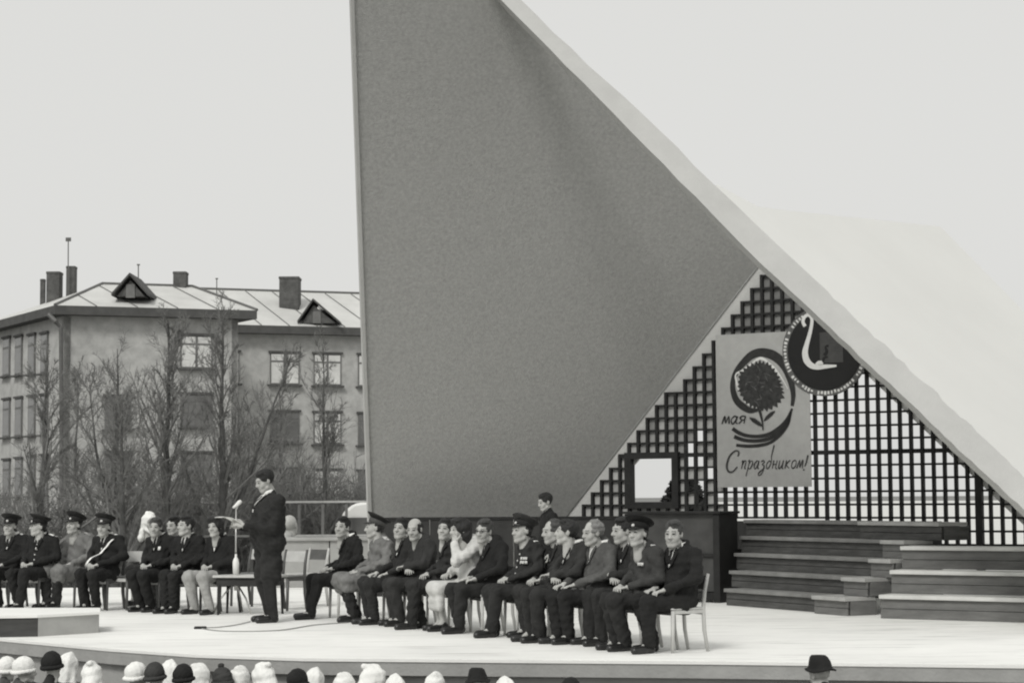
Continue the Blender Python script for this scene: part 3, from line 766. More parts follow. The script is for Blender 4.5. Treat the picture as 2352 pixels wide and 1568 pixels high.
# ------------------------------------------------------------------ bare trees
m_bark = mat('bark', .1, .95, .35, 6, .5, 40)
m_twig = mat('twigs', .19, .95, .3, 6)
def rotv(v, ang, az):
    v = v.normalized(); a = v.orthogonal().normalized(); b = v.cross(a)
    return (v * math.cos(ang) + (a * math.cos(az) + b * math.sin(az)) * math.sin(ang)).normalized()
def limb(p, d, L_, rr, seg, up_pull, wig):
    pts = [p.copy()]; d = d.normalized()
    for i in range(seg):
        d = (d + Vector((rr.gauss(0, wig), rr.gauss(0, wig), rr.gauss(0, wig) + up_pull))).normalized(); p = p + d * (L_ / seg); pts.append(p.copy())
    return pts
def tree(name, label, px, pybase, d, pytop, lean=0., nprim=30, r_=.10, spread=.55, seed=1, fork=0, twigs=1.0):
    rr = random.Random(seed); q = at(px, pybase, d); top = at(px, pytop, d).z; H = top - GZ
    t = thing(name, label, 'tree', (q.x, q.y, GZ), 0, 'bare trees behind the stage')
    tk = MB(); cr = MB(); stems = []
    main = [Vector((0, 0, 0))]; seg = 10
    for i in range(seg):
        main.append(Vector((lean * H * (i + 1) / seg + rr.gauss(0, .03) * H / 8, rr.gauss(0, .06), H * (i + 1) / seg)))
    rad = [max(1.35 * r_ * (1 - .93 * (i / seg) ** .7), .008) for i in range(seg + 1)]
    tk.tube(main, rad, 7); stems.append((main, rad))
    for f_ in range(fork):
        k = 3 + f_; dd = Vector((rr.choice((-1, 1)) * .45 if fork > 1 else .48, rr.uniform(-.2, .2), 1)); pts = limb(main[k], dd, H * (1 - k / seg) * .85, rr, 8, .03, .05)
        rd = [max(rad[k] * .7 * (1 - .9 * i / 8), .008) for i in range(9)]; tk.tube(pts, rd, 6); stems.append((pts, rd))
    for sp_, rd in stems:
        m_ = len(sp_) - 1
        for i in range(int(nprim * 1.3) if sp_ is main else nprim // 2):
            f_ = rr.uniform(.22, .97); k = min(int(f_ * m_), m_ - 1); w_ = f_ * m_ - k
            p = sp_[k].lerp(sp_[k + 1], w_); ax = (sp_[k + 1] - sp_[k]).normalized()
            dd = rotv(ax, rr.uniform(.35, .8) * (1.25 - .5 * f_) * spread / .55, rr.uniform(0, 6.28))
            L_ = H * rr.uniform(.2, .46) * (1.2 - 1.0 * f_)
            pr0 = max(rd[k] * .45, .013); pts = limb(p, dd, L_, rr, 6, .06, .09); rads = [max(pr0 * (1 - .85 * j / 6), .006) for j in range(7)]
            cr.tube(pts, rads, 4, False)
            for j in range(int(10 * twigs)):
                f2 = rr.uniform(.15, 1); k2 = min(int(f2 * 6), 5); p2 = pts[k2].lerp(pts[k2 + 1], rr.random())
                d2 = rotv(pts[k2 + 1] - pts[k2], rr.uniform(.35, .9), rr.uniform(0, 6.28)); L2 = L_ * rr.uniform(.22, .5) * (1.2 - .6 * f2)
                s2 = limb(p2, d2, L2, rr, 4, .05, .13); cr.tube(s2, [.0075, .0065, .0055, .0045, .003], 3, False)
                for l in range(int(5 * twigs)):
                    k3 = rr.randrange(1, 4); p3 = s2[k3]; d3 = rotv(s2[k3 + 1] - s2[k3], rr.uniform(.3, .9), rr.uniform(0, 6.28))
                    s3 = limb(p3, d3, L2 * rr.uniform(.25, .6), rr, 2, .05, .15); cr.tube(s3, [.0045, .004, .0025], 3, False)
    obj('trunk', mesh('trunk', tk.v, tk.f, m_bark, True), t); obj('crown', mesh('crown', cr.v, cr.f, m_twig), t)
tree('bare_tree', 'bare tree with dark crooked trunk nearest the left picture edge', 92, 1200, 40, 815, .012, 30, .13, .55, 11)
tree('bare_tree', 'bare tree forking into a broad V behind the two seated officers', 268, 1200, 41, 800, -.01, 26, .11, .6, 12, 2)
tree('bare_tree', 'short leaning bare tree between the officers and the man with medals', 292, 1220, 37, 900, -.03, 24, .10, .65, 13)
tree('bare_tree', 'tall straight bare tree with steep branches left of the speaker', 383, 1200, 42, 735, .0, 40, .12, .42, 14)
tree('bare_tree', 'tall forked bare tree directly behind the speaker', 508, 1200, 43, 715, .0, 30, .13, .5, 15, 1)
tree('bare_tree', 'slender bare tree close to the edge of the leaning wall', 748, 1200, 46, 800, -.01, 28, .09, .45, 16)
tree('bare_tree', 'thin pale bare tree in front of the set-back wing', 640, 1200, 50, 850, .01, 24, .07, .5, 17)
tree('bare_tree', 'faint bare tree far back by the corner rain pipe', 175, 1200, 56, 850, .0, 26, .09, .5, 18)
def shrub(label, px, d, wid, hgt, n_, seed):
    rr = random.Random(seed); q = at(px, 1200, d)
    t = thing('bare_shrub', label, 'shrub', (q.x, q.y, GZ), 0, 'bare shrubs behind the stage')
    b = MB()
    for i in range(n_):
        p = Vector((rr.uniform(-wid, wid) * .8, rr.uniform(-.8, .8), 0)); dd = Vector((rr.gauss(0, .35), rr.gauss(0, .35), 1))
        L_ = hgt * rr.uniform(.55, 1.05); s = limb(p, dd, L_, rr, 5, .02, .12); b.tube(s, [.02, .017, .014, .011, .008, .006], 3, False)
        for j in range(11):
            k = rr.randrange(1, 5); d2 = rotv(s[k + 1] - s[k], rr.uniform(.3, 1), rr.uniform(0, 6.28)); s2 = limb(s[k], d2, L_ * rr.uniform(.12, .4), rr, 3, .05, .15); b.tube(s2, [.011, .009, .007, .005], 3, False)
            for l in range(4):
                d3 = rotv(s2[2] - s2[1], rr.uniform(.4, 1.2), rr.uniform(0, 6.28)); b.tube([s2[1 + l % 2], s2[1 + l % 2] + d3 * rr.uniform(.1, .35)], [.008, .005], 3, False)
    obj('twigs', mesh('twigs', b.v, b.f, m_twig), t)
for i, (px, d, wid, hg, n_, lab) in enumerate([
        (40, 46, 1.8, 3.3, 90, 'tangled bare shrub at the left picture edge below the building'),
        (165, 48, 1.8, 3.5, 90, 'tangled bare shrub between the two leftmost trees'),
        (300, 47, 1.8, 4.0, 105, 'dense bare shrub behind the V-shaped tree'),
        (430, 48, 1.8, 3.7, 100, 'dense bare shrub behind the tall straight tree'),
        (560, 47, 1.9, 4.3, 120, 'dense bare shrub behind the speaker and the forked tree'),
        (690, 48, 1.9, 4.0, 120, 'dense bare shrub right of the speaker behind the parapet'),
        (810, 48.5, 1.3, 3.9, 110, 'dense bare shrub against the edge of the leaning wall')]):
    shrub(lab, px, d, wid, hg, n_, 40 + i)

# dark bush seen through the square opening of the lattice
bq = at(1563, 1150, 35.6)
bush = thing('evergreen_bush', 'dark bush seen through the square opening in the lattice', 'bush', (bq.x, bq.y, GZ))
rr = random.Random(9); bb = MB()
tz = at(1560, 1088, 35.6).z - GZ
for i in range(9000):
    f_ = rr.random(); a_ = rr.uniform(0, 6.28); hz = f_ * tz; rad_ = (.85 * (1 - f_) ** .5 + .06) * rr.uniform(.55, 1.0)
    p = Vector((math.cos(a_) * rad_ * 1.05 - .12 + .2 * f_, math.sin(a_) * rad_ * .6, hz)); u_ = Vector((rr.gauss(0, 1), rr.gauss(0, 1), rr.gauss(0, 1))).normalized() * .055; v_ = u_.orthogonal().normalized() * .03
    bb.add([p - u_, p + v_, p + u_, p - v_], [(0, 1, 2, 3)])
obj('foliage', mesh('foliage', bb.v, bb.f, mat('evergreen_leaves', .03, .8, .4, 4)), bush)
MB().tube([(0, 0, 0), (.05, 0, tz * .6)], [.06, .03], 6).build('stem', m_bark, bush)

# light rail fence and parked pale car beyond the parapet
fence = thing('rail_fence', 'thin pale rail fence in front of the bare shrubs', 'fence')
fy = 44.0
xa, xb = at(470, 1150, fy).x, at(850, 1150, fy).x; zr = at(700, 1152, fy).z
n_ = 7
for i in range(n_ + 1): MB().box((xa + (xb - xa) * i / n_, fy, (zr + GZ) / 2), (.06, .06, zr - GZ)).build('post', m_frame, fence)
for zz in (zr, zr - .75): MB().box(((xa + xb) / 2, fy - .05, zz), (xb - xa, .03, .045)).build('rail', m_brick, fence)
cq = at(832, 1175, 45.2)
car = thing('parked_van', 'pale round-roofed van parked behind the parapet by the wall edge', 'van', (cq.x + .42, cq.y, GZ))
cz = at(822, 1150, 45.2).z - GZ
m_car = mat('car_paint', .74, .3, .05, 2, spec=.6)
body = MB()
prof = [(-1.0, .4), (-1.05, 1.2), (-.95, 1.9), (-.8, cz - .25), (-.55, cz - .06), (-.2, cz), (3.0, cz), (3.3, cz - .2), (3.35, .4)]
body.prism([Vector((x, -.85, z)) for x, z in prof], (0, 1.7, 0)).build('body', m_car, car, bevel=.06)
for x in (-.3, .6, 1.5): MB().box((x, -.86, cz - .62), (.75, .03, .5)).build('window', m_glassd, car)
for x in (-.2, 2.4):
    for y in (-.75, .75):
        wl_ = MB().tube([(x, y - .12, .36), (x, y + .12, .36)], .36, 18).build('wheel', m_lat, car)
        MB().tube([(x, y - .135, .36), (x, y + .135, .36)], .19, 12).build('hub', m_metal, wl_)

# ------------------------------------------------------------------ people: shared templates
m_skin = mat('skin', .42, .6, .14, 14, .1, 60, warm=.95)
m_eye = mat('eye_dark', .03, .3, .1, 5); m_brow = mat('brow', .12, .8, .1, 5); m_lip = mat('lip', .31, .6, .1, 5)
SK = [m_skin, m_eye, m_brow, m_lip]
def head_template(nose=1., jaw=1., seed=0):
    P = [ell((0, .015, .03), (.075, .092, .086)), ell((0, -.028, -.035), (.058 * jaw, .064, .082)), ell((0, -.062, -.098), (.03 * jaw, .026, .022)),
         ell((.034, -.055, -.03), (.026, .024, .03)), ell((-.034, -.055, -.03), (.026, .024, .03)),
         cap((-.034, -.079, .03), (.034, -.079, .03), .0125), cap((.045 * jaw, -.01, -.075), (.015, -.06, -.1), .022), cap((-.045 * jaw, -.01, -.075), (-.015, -.06, -.1), .022),
         cap((0, .02, -.07), (0, .04, -.22), .052, .058)]
    P2 = [cap((0, -.088, .014), (0, -.088 - .024 * nose, -.026), .008, .0125), ell((.012, -.098, -.03), (.01, .01, .008)), ell((-.012, -.098, -.03), (.01, .01, .008)),
          ell((.075, .014, -.006), (.0095, .018, .029)), ell((-.075, .014, -.006), (.0095, .018, .029)),
          ell((.031, -.097, .008), (.017, .014, .012), 0, True), ell((-.031, -.097, .008), (.017, .014, .012), 0, True),
          ell((.031, -.078, .008), (.0135, .0125, .0115)), ell((-.031, -.078, .008), (.0135, .0125, .0115)),
          cap((-.017, -.083, -.056), (.017, -.083, -.056), .0065), cap((-.014, -.082, -.067), (.014, -.082, -.067), .007)]
    V, Q = sdf(P + P2, .0058, .018)
    c = V[Q].mean(1); mi = np.zeros(len(Q), int); ax_ = np.abs(c[:, 0])
    mi[(np.abs(ax_ - .031) < .0125) & (np.abs(c[:, 2] - .008) < .0065) & (c[:, 1] < -.075)] = 1
    mi[(ax_ > .012) & (ax_ < .05) & (np.abs(c[:, 2] - .031 + (ax_ - .03) ** 2 * 4) < .0042) & (c[:, 1] < -.068)] = 2
    mi[(ax_ < .017) & (np.abs(c[:, 2] + .062) < .0055) & (c[:, 1] < -.082)] = 3
    return V, Q, mi
HEADS = [head_template(.88), head_template(1.02, 1.1), head_template(.8, .9)]
def hand_template():
    P = [ell((0, -.05, 0), (.041, .055, .0165)), cap((0, .03, .0), (0, -.02, 0), .026, .026)]
    for x, L_ in ((-.032, .070), (-.011, .080), (.011, .074), (.031, .058)):
        p = np.array((x, -.092, .002)); a = .25
        for s, fr_ in enumerate((.45, .32, .23)):
            q = p + np.array((x * .25 * fr_, -math.cos(a) * L_ * fr_, -math.sin(a) * L_ * fr_)); P.append(cap(p, q, .0092 - s * .0008, .0086 - s * .0008)); p = q; a += .55
    p = np.array((-.034, -.03, -.004)); q = p + np.array((-.028, -.034, -.01)); r_ = q + np.array((-.004, -.032, -.012)); P += [cap(p, q, .0125, .0105), cap(q, r_, .0105, .0085)]
    return sdf(P, .0042, .007)
HV, HQ = hand_template()

def hair_mesh(kind, seed=0):
    face_cut = [ell((0, -.112, -.03), (.070, .072, .112), 0, True), ell((0, -.055, -.105), (.12, .07, .085), 0, True), halfspace((0, 0, -.085), (0, .25, -1))]
    if kind == 'short': P = [ell((0, .022, .038), (.084, .102, .094)), ell((.012, -.03, .1), (.058, .052, .028))] + face_cut
    elif kind == 'combed': P = [ell((0, .028, .042), (.085, .102, .095)), ell((.02, -.025, .105), (.052, .06, .028))] + face_cut
    elif kind == 'receding': P = [ell((0, .026, .035), (.085, .102, .093)), ell((0, -.085, .06), (.07, .07, .1), 0, True)] + face_cut
    elif kind == 'fringe': P = [ell((0, .022, .02), (.085, .102, .085)), ell((0, -.03, .115), (.078, .11, .075), 0, True), ell((0, -.085, .05), (.075, .075, .1), 0, True)] + face_cut
    elif kind == 'bob': P = [ell((0, .03, .04), (.104, .118, .105)), ell((0, .055, -.05), (.098, .08, .1)), ell((0, -.02, .105), (.075, .08, .04)), ell((0, -.105, -.025), (.066, .08, .09), 0, True), halfspace((0, -.09, .04), (0, -.9, -.35))]
    elif kind == 'under_cap': P = [ell((0, .022, .01), (.085, .101, .08)), halfspace((0, 0, .06), (0, 0, 1)), halfspace((0, .005, 0), (0, -1, -.35)), halfspace((0, 0, -.05), (0, 0, -1))] + face_cut
    V, Q = sdf(P, .006, .02, .006, seed, 62.)
    return V, Q
HAIR = {k: hair_mesh(k, i) for i, k in enumerate(('short', 'combed', 'receding', 'fringe', 'bob', 'under_cap'))}
HAIRM = {}
def hair_me(kind, m):
    key = (kind, m.name)
    if key not in HAIRM: HAIRM[key] = mesh('hair', HAIR[kind][0], HAIR[kind][1], m, True)
    return HAIRM[key]
m_hair = {'dark': mat('hair_dark', .022, .55, .4, 30, .4, 120), 'brown': mat('hair_brown', .06, .6, .4, 30, .4, 120), 'grey': mat('hair_grey', .2, .6, .3, 30, .4, 120)}

# headgear, all in the head frame
CAPM = {}
def peaked_cap(head_e, mc, mband, badge):
    def get(k, fn):
        if k not in CAPM: CAPM[k] = fn()
        return CAPM[k]
    T = Matrix.Translation((0, .02, .062)) @ Matrix.Rotation(R(-14), 4, 'X')
    crown = lambda: MB().lathe([(.03, .088, .104, 0), (.045, .1, .118, -.004), (.06, .128, .145, -.006), (.068, .134, .152, -.006), (.076, .128, .146, -.004), (.084, .09, .1, 0), (.086, .03, .03, 0)], 28, T).me('cap_crown', mc, True)
    c = obj('cap', get(('crown', mc.name), crown), head_e)
    T2 = Matrix.Translation((0, .02, .045)) @ Matrix.Rotation(R(-8), 4, 'X')
    obj('band', get(('band', mband.name), lambda: MB().lathe([(-.004, .0865, .103, 0), (.045, .0885, .105, 0), (.05, .086, .102, 0)], 28, T2).me('band', mband, True)), c)
    def visor():
        b = MB(); n_ = 12
        for i in range(n_ + 1):
            a = math.pi * (1.12 + .76 * i / n_); s = math.sin(math.pi * i / n_)
            x0, y0 = .088 * math.cos(a), .104 * math.sin(a) + .02
            for k, dz in ((0, 0), (0, .004)): b.v.append((x0, y0, .046 + dz))
            x1, y1 = (.088 + .012 * s) * math.cos(a), (.104 + .055 * s) * math.sin(a) + .02
            for dz in (0, .004): b.v.append((x1, y1, .046 - .026 * s + dz))
            if i:
                o = 4 * (i - 1); b.f += [(o, o + 4, o + 6, o + 2), (o + 1, o + 3, o + 7, o + 5), (o + 2, o + 6, o + 7, o + 3)]
        return b.me('visor', m_lat, True)
    obj('visor', get('visor', visor), c)
    if badge:
        obj('badge', get('badge', lambda: MB().lathe([(0, .018, .016, 0), (.006, .014, .012, 0), (.009, .004, .004, 0)], 12, Matrix.Translation((0, -.088, .068)) @ Matrix.Rotation(R(82), 4, 'X')).me('badge', m_badge, True)), c)
    return c
m_badge = mat('badge_metal', .6, .35, .1, 5, spec=.6)

def orient(p, fwd, upv):
    """matrix that maps -Y to fwd and +Z to about upv"""
    f_ = Vector(fwd).normalized(); y = -f_; x = y.cross(Vector(upv)).normalized(); z = x.cross(y)
    return Matrix(((x.x, y.x, z.x, p[0]), (x.y, y.y, z.y, p[1]), (x.z, y.z, z.z, p[2]), (0, 0, 0, 1)))
def front_y(V, x, z, rad=.03):
    m = (np.abs(V[:, 0] - x) < rad) & (np.abs(V[:, 2] - z) < rad)
    return V[m][:, 1].min() if m.any() else -.15
def patch(name, V, poly, m, parent, lift=.006, sub=5):
    """thin cloth piece that follows the front of the garment; poly: 4 corners (x,z) or 3"""
    P = [Vector(p) for p in (poly if len(poly) == 4 else (poly[0], poly[1], poly[2], poly[2]))]; b = MB(); rows = []
    for L_ in (lift, lift - .01):
        for i in range(sub + 1):
            for j in range(sub + 1):
                u, v = i / sub, j / sub; p = (P[0] * (1 - u) + P[1] * u) * (1 - v) + (P[3] * (1 - u) + P[2] * u) * v
                b.v.append((p.x, front_y(V, p.x, p.y) - L_, p.y))
    o = (sub + 1) ** 2
    for i in range(sub):
        for j in range(sub):
            a = i * (sub + 1) + j; b.f += [(a, a + sub + 1, a + sub + 2, a + 1), (o + a, o + a + 1, o + a + sub + 2, o + a + sub + 1)]
    for i in range(sub):
        for j in (0, sub):
            a = i * (sub + 1) + j; b.f.append((a, a + sub + 1, o + a + sub + 1, o + a))
            a = j * (sub + 1) + i; b.f.append((a, a + 1, o + a + 1, o + a))
    return b.build(name, m, parent, smooth=True)

CL = {'black': mat('cloth_black', .016, .9, .3, 9, .8, 16), 'dark': mat('cloth_dark', .024, .9, .3, 9, .8, 16), 'char': mat('cloth_charcoal', .032, .9, .3, 9, .8, 16),
      'grey': mat('cloth_grey', .085, .9, .25, 9, .8, 16), 'uniform': mat('cloth_uniform_grey', .17, .9, .25, 9, .8, 16), 'drab': mat('cloth_drab', .045, .9, .25, 9, .8, 16),
      'pale': mat('cloth_pale', .56, .9, .12, 9, .8, 16), 'tan': mat('cloth_tan', .34, .9, .15, 9, .8, 16), 'white': mat('cloth_white', .80, .85, .05, 9, .3, 60)}
m_shoe = mat('shoe_leather', .015, .35, .3, 10, spec=.5)
m_shoep = mat('shoe_grey', .14, .5, .3, 10)

def person(label, loc, face, scale=1., pose='sit', coat='dark', legs=None, hair='short', hcol='dark', head=0, yaw=0., nod=0., hat=None, long=False, collar='white', tie=True, seed=0,
           arms='lap', skirt=False, extra=(), fat=1.07, group='people seated on the stage', shoes=None, spread=.1, lean=0., kick=0., hscale=None, tails=0.):
    rr = random.Random(seed * 13 + 5); j = lambda s: rr.uniform(-s, s)
    rz = math.atan2(face[1], face[0]) + math.pi / 2
    root = thing('person', label, 'person', loc, rz, group); root.scale = (scale,) * 3
    mc = CL[coat]; ml = CL[legs or coat]
    sit = pose == 'sit'
    sway = j(.035); hunch = rr.uniform(.01, .085) if sit else .02; lean = lean + (j(.05) if sit else 0)
    if sit:
        nk = np.array((sway, .06 + lean, 1.075)); ch = np.array((sway * .7, .06 + lean * .7, .9)); pv = np.array((0, .03, .54))
        sh = [np.array((s * .185 * fat + sway, .07 + lean, 1.0)) for s in (1, -1)]; hc = np.array((sway * 1.2, -.005 + lean - hunch, 1.222 - hunch * .25))
        kx = spread + rr.uniform(-.02, .07)
        hp = [np.array((s * .095, -.02, .50)) for s in (1, -1)]
        kn = [np.array((s * kx + j(.035), -.45 + j(.04), .52 + j(.012))) for s in (1, -1)]
        an = [np.array((s * (kx * rr.uniform(.5, 1.1)) + j(.02), -.40 - kick + j(.13), .095)) for s in (1, -1)]
        if arms == 'lap': ay = -.235 + j(.04); wr = [np.array((.075 + j(.015), ay + j(.015), .66)), np.array((-.07 + j(.015), ay - .015 + j(.015), .665))]; el = [np.array((s * (.27 + j(.015)) * fat, .04 + lean * .5 + j(.03), .765 + j(.02))) for s in (1, -1)]; hd = [(-.75, -.65, -.2), (.7, -.7, -.15)]
        elif arms == 'thigh': wr = [np.array((s * (.12 + j(.03)), -.26 + j(.05), .645)) for s in (1, -1)]; el = [np.array((s * .28 * fat, .02 + lean * .5, .77)) for s in (1, -1)]; hd = [(-.15, -.95, -.2), (.15, -.95, -.2)]
        elif arms == 'fold': wr = [np.array((-.02, -.24, .74)), np.array((.02, -.22, .70))]; el = [np.array((s * .27 * fat, -.06 + lean * .5, .77)) for s in (1, -1)]; hd = [(-.9, -.3, -.1), (.9, -.3, -.1)]
        elif arms == 'chin': wr = [np.array((.05, -.17 + lean, 1.06)), np.array((-.03, -.26, .68))]; el = [np.array((.17, -.24, .83)), np.array((-.26, -.02, .77))]; hd = [(-.15, .12, 1), (.7, -.7, -.1)]
    else:
        nk = np.array((0, .02 + lean, 1.5)); ch = np.array((0, .02 + lean * .6, 1.27)); pv = np.array((0, .02, .95))
        sh = [np.array((s * .19 * fat, .03 + lean, 1.42)) for s in (1, -1)]; hc = np.array((0, -.03 + lean, 1.66))
        hp = [np.array((s * .09, .02, .92)) for s in (1, -1)]; kn = [np.array((s * .1, -.01, .5)) for s in (1, -1)]; an = [np.array((s * .105 + j(.02), .03 + j(.05), .085)) for s in (1, -1)]
        if arms == 'read': wr = [np.array((.11, -.33, 1.14)), np.array((-.09, -.31, 1.12))]; el = [np.array((.25, -.03, 1.10)), np.array((-.25, -.03, 1.10))]; hd = [(-.3, -.9, .25), (.3, -.9, .25)]
        else: wr = [np.array((s * .27, -.06, .86)) for s in (1, -1)]; el = [np.array((s * .27, .04, 1.13)) for s in (1, -1)]; hd = [(0, -.15, -1), (0, -.15, -1)]
    # skin: one continuous figure
    B = [cap(pv, ch, .11, .11), cap(ch, nk, .11, .05), cap(sh[0], sh[1], .045), cap(nk, hc + np.array((0, .03, -.08)), .05, .048)]
    for s in (0, 1):
        B += [cap(sh[s], el[s], .045, .035), cap(el[s], wr[s], .034, .025), cap(hp[s], kn[s], .07, .05), cap(kn[s], an[s], .05, .033), cap(an[s], an[s] + np.array((0, -.1, -.045)), .033, .026)]
    parts = [(*sdf(B, .024, .03), 0)]
    Hd = HEADS[head]
    HM = Matrix.Translation(Vector(hc)) @ Matrix.Rotation(R(yaw + j(7)), 4, 'Z') @ Matrix.Rotation(R(nod + j(6)), 4, 'X') @ Matrix.Rotation(R(j(6)), 4, 'Y') @ Matrix.Scale(hscale or (1.14 if sit or arms == 'read' else 1.1), 4)
    parts.append((tr(Hd[0], HM), Hd[1], Hd[2]))
    for s in (0, 1):
        hv = HV.copy(); hq = HQ
        if s == 1: hv[:, 0] *= -1; hq = HQ[:, ::-1]
        upv = (0, 0, 1) if arms != 'chin' or s else (.6, -1, 0)
        if pose != 'sit' and arms != 'read': upv = (1 - 2 * s, 0, 0)
        if arms == 'read': upv = ((1 - 2 * s) * .9, 0, .45)
        hm = orient(wr[s], hd[s], upv); parts.append((tr(hv, hm), hq, 0))
    V, Q, mi = joinm(parts); me = mesh('body', V, Q, SK, True); me.polygons.foreach_set('material_index', mi.astype(np.int32)); obj('body', me, root)
    # garments
    G = [ell(ch + np.array((0, .0, .0)), (.2 * fat, .135 * fat, .2)), ell((pv + ch) / 2 + np.array((0, -.015 * fat, -.02)), (.185 * fat, .15 * fat, .2)), cap(pv + np.array((-.07, 0, 0)), pv + np.array((.07, 0, 0)), .125 * fat),
         cap(sh[0] + np.array((-.03, 0, .0)), sh[1] + np.array((.03, 0, .0)), .075), cap(nk + np.array((0, .02, -.02)), nk + np.array((0, .015, .02)), .078, .068)]
    for s in (0, 1):
        w_ = el[s] + (wr[s] - el[s]) * .93
        G += [cap(sh[s], el[s], .073 * fat ** .5, .06), cap(el[s], w_, .058, .043)]
        if long and sit: q = hp[s] + (kn[s] - hp[s]) * .98; G += [cap(hp[s], q, .135, .118), cap(q, q + np.array((0, .01, -.07)), .11, .1)]
        elif long: G += [cap(hp[s], kn[s] + np.array((0, 0, .02)), .14, .15)]
        elif sit: q = hp[s] + (kn[s] - hp[s]) * .38; G += [cap(hp[s], q, .125, .105)]
        else: G += [cap(hp[s], hp[s] + np.array((0, 0, -.16 - tails)), .125, .13)]
    if long and sit:
        mk = (kn[0] + kn[1]) / 2; G += [cap(mk + np.array((0, .12, -.01)), (hp[0] + hp[1]) / 2, .075, .11)]
    GV, GQ = sdf(G, .0155, .045, .016, seed, 24.)
    obj('coat', mesh('coat', GV, GQ, mc, True), root)
    T = [cap(hp[0], hp[1], .11)]
    if skirt:
        T += [cap(hp[0], kn[0], .11, .088), cap(hp[1], kn[1], .11, .088), cap((kn[0] + kn[1]) / 2, (hp[0] + hp[1]) / 2, .085, .1), cap(kn[0] + np.array((0, .01, -.01)), kn[1] + np.array((0, .01, -.01)), .082), cap(kn[0] + np.array((.03, .01, -.14)), kn[1] + np.array((-.03, .01, -.14)), .06), cap(kn[0] + np.array((.04, .01, -.22)), kn[1] + np.array((-.04, .01, -.22)), .05)]
        TV, TQ = sdf(T, .0165, .04, .004, seed + 3, 16.); obj('skirt', mesh('skirt', TV, TQ, ml, True), root)
    else:
        for s in (0, 1): T += [cap(hp[s], kn[s], .103, .083), cap(kn[s], an[s] + np.array((0, .012, .0)), .082, .068)]
        TV, TQ = sdf(T, .0155, .035, .014, seed + 3, 26.); obj('trousers', mesh('trousers', TV, TQ, ml, True), root)
    ms = shoes or m_shoe
    for s in (0, 1):
        a = an[s]; fy_ = -1.0; sx = (.25 if s == 0 else -.25)
        heel = np.array((a[0], a[1] + .035, .042)); toe = np.array((a[0] + sx * .12, a[1] - .185, .034))
        prs = [cap(heel, toe, .04, .033), cap(a + np.array((0, .005, -.01)), heel, .042, .04), cap((heel + toe) / 2, toe, .043, .036), halfspace((0, 0, .002), (0, 0, -1))]
        SV, SQ = sdf(prs, .012, .025); obj('shoe', mesh('shoe', SV, SQ, ms, True), root)
    # collar, shirt, tie
    zc = nk[2]
    if collar:
        mcol = CL[collar] if collar in CL else mc
        cb = MB(); cc = Vector(nk); n_ = 14; cy = -.03
        for i in range(n_ + 1):
            a = math.pi * (-.46 + 1.92 * i / n_)
            for rad_, z in ((.069, .016), (.063, .058), (.057, .058), (.063, .010)):
                cb.v.append((cc.x + rad_ * math.cos(a), cc.y + .008 + rad_ * math.sin(a) * 1.08 + (-.004 if z > .03 else 0), cc.z + z - .022 * max(0, -math.sin(a))))
            if i:
                o = 4 * (i - 1)
                for q in range(4): cb.f.append((o + q, o + 4 + q, o + 4 + (q + 1) % 4, o + (q + 1) % 4))
        cb.build('collar', mcol, root, smooth=True)
    x0 = nk[0]
    if collar and tie is not None:
        patch('shirt', GV, [(x0 - .055, zc - .0), (x0 + .055, zc - .0), (x0, zc - .21)], CL[collar] if collar in CL else CL['white'], root, .004)
        if tie: patch('tie', GV, [(x0 - .016, zc - .012), (x0 + .016, zc - .012), (x0 + .024, zc - .17), (x0 - .024, zc - .17)], CL['black'], root, .011)
    if sit and tie is not None and not long:      # lapels
        for s in (1, -1):
            patch('lapel', GV, [(x0 + s * .05, zc - .0), (x0 + s * .105, zc - .06), (x0 + s * .085, zc - .11), (x0 + s * .01, zc - .23)], mc, root, .012)
    # head-borne things share the head frame
    he = None
    def head_child(o): o.parent = root; o.matrix_local = HM; return o
    if hat != 'kerchief' and hair: head_child(obj('hair', hair_me('under_cap' if hat == 'cap' else hair, m_hair[hcol]), None))
    for ex in extra:
        if ex[0] == 'cap':
            c = peaked_cap(None, CL[ex[1]], CL[ex[2]], True); head_child(c)
            if len(ex) > 3: c.matrix_local = HM @ Matrix.Rotation(R(ex[3]), 4, 'X')
        elif ex[0] == 'shoulder_boards':
            for s in (0, 1):
                p = sh[s]; b = MB().box((0, 0, 0), (.13, .055, .012), 0, Matrix.Translation((p[0] - (.02 if s == 0 else -.02), p[1], p[2] + .078)) @ Matrix.Rotation(R(18 if s == 0 else -18), 4, 'Y'))
                b.build('shoulder_board', CL[ex[1]], root, bevel=.004)
        elif ex[0] == 'medals':
            for q in range(ex[1]):
                x = .06 + .035 * (q % 3); z = zc - .16 - .045 * (q // 3)
                patch('medal', GV, [(x, z), (x + .026, z), (x + .026, z - .034), (x, z - .034)], m_badge, root, .012, 2)
        elif ex[0] == 'buttons':
            for q in range(5):
                z = zc - .13 - .075 * q; y = front_y(GV, x0 + .02, z)
                MB().lathe([(0, .013, .013, 0), (.006, .011, .011, 0), (.009, .004, .004, 0)], 10, Matrix.Translation((x0 + .02, y - .003, z)) @ Matrix.Rotation(R(90), 4, 'X')).build('button', m_badge, root, smooth=True)
        elif ex[0] == 'sash':
            pts = [(.15 - .30 * q / 8, zc - .06 - .42 * q / 8) for q in range(9)]
            b = MB()
            for q, (x, z) in enumerate(pts):
                y = front_y(GV, x, z) - .008
                b.v += [(x - .022, y, z + .012), (x + .022, y - .002, z - .012 + .03)]
                if q: b.f.append((2 * q - 2, 2 * q - 1, 2 * q + 1, 2 * q))
            b.build('sash', CL['white'], root, smooth=True)
        elif ex[0] == 'glasses':
            b = MB()
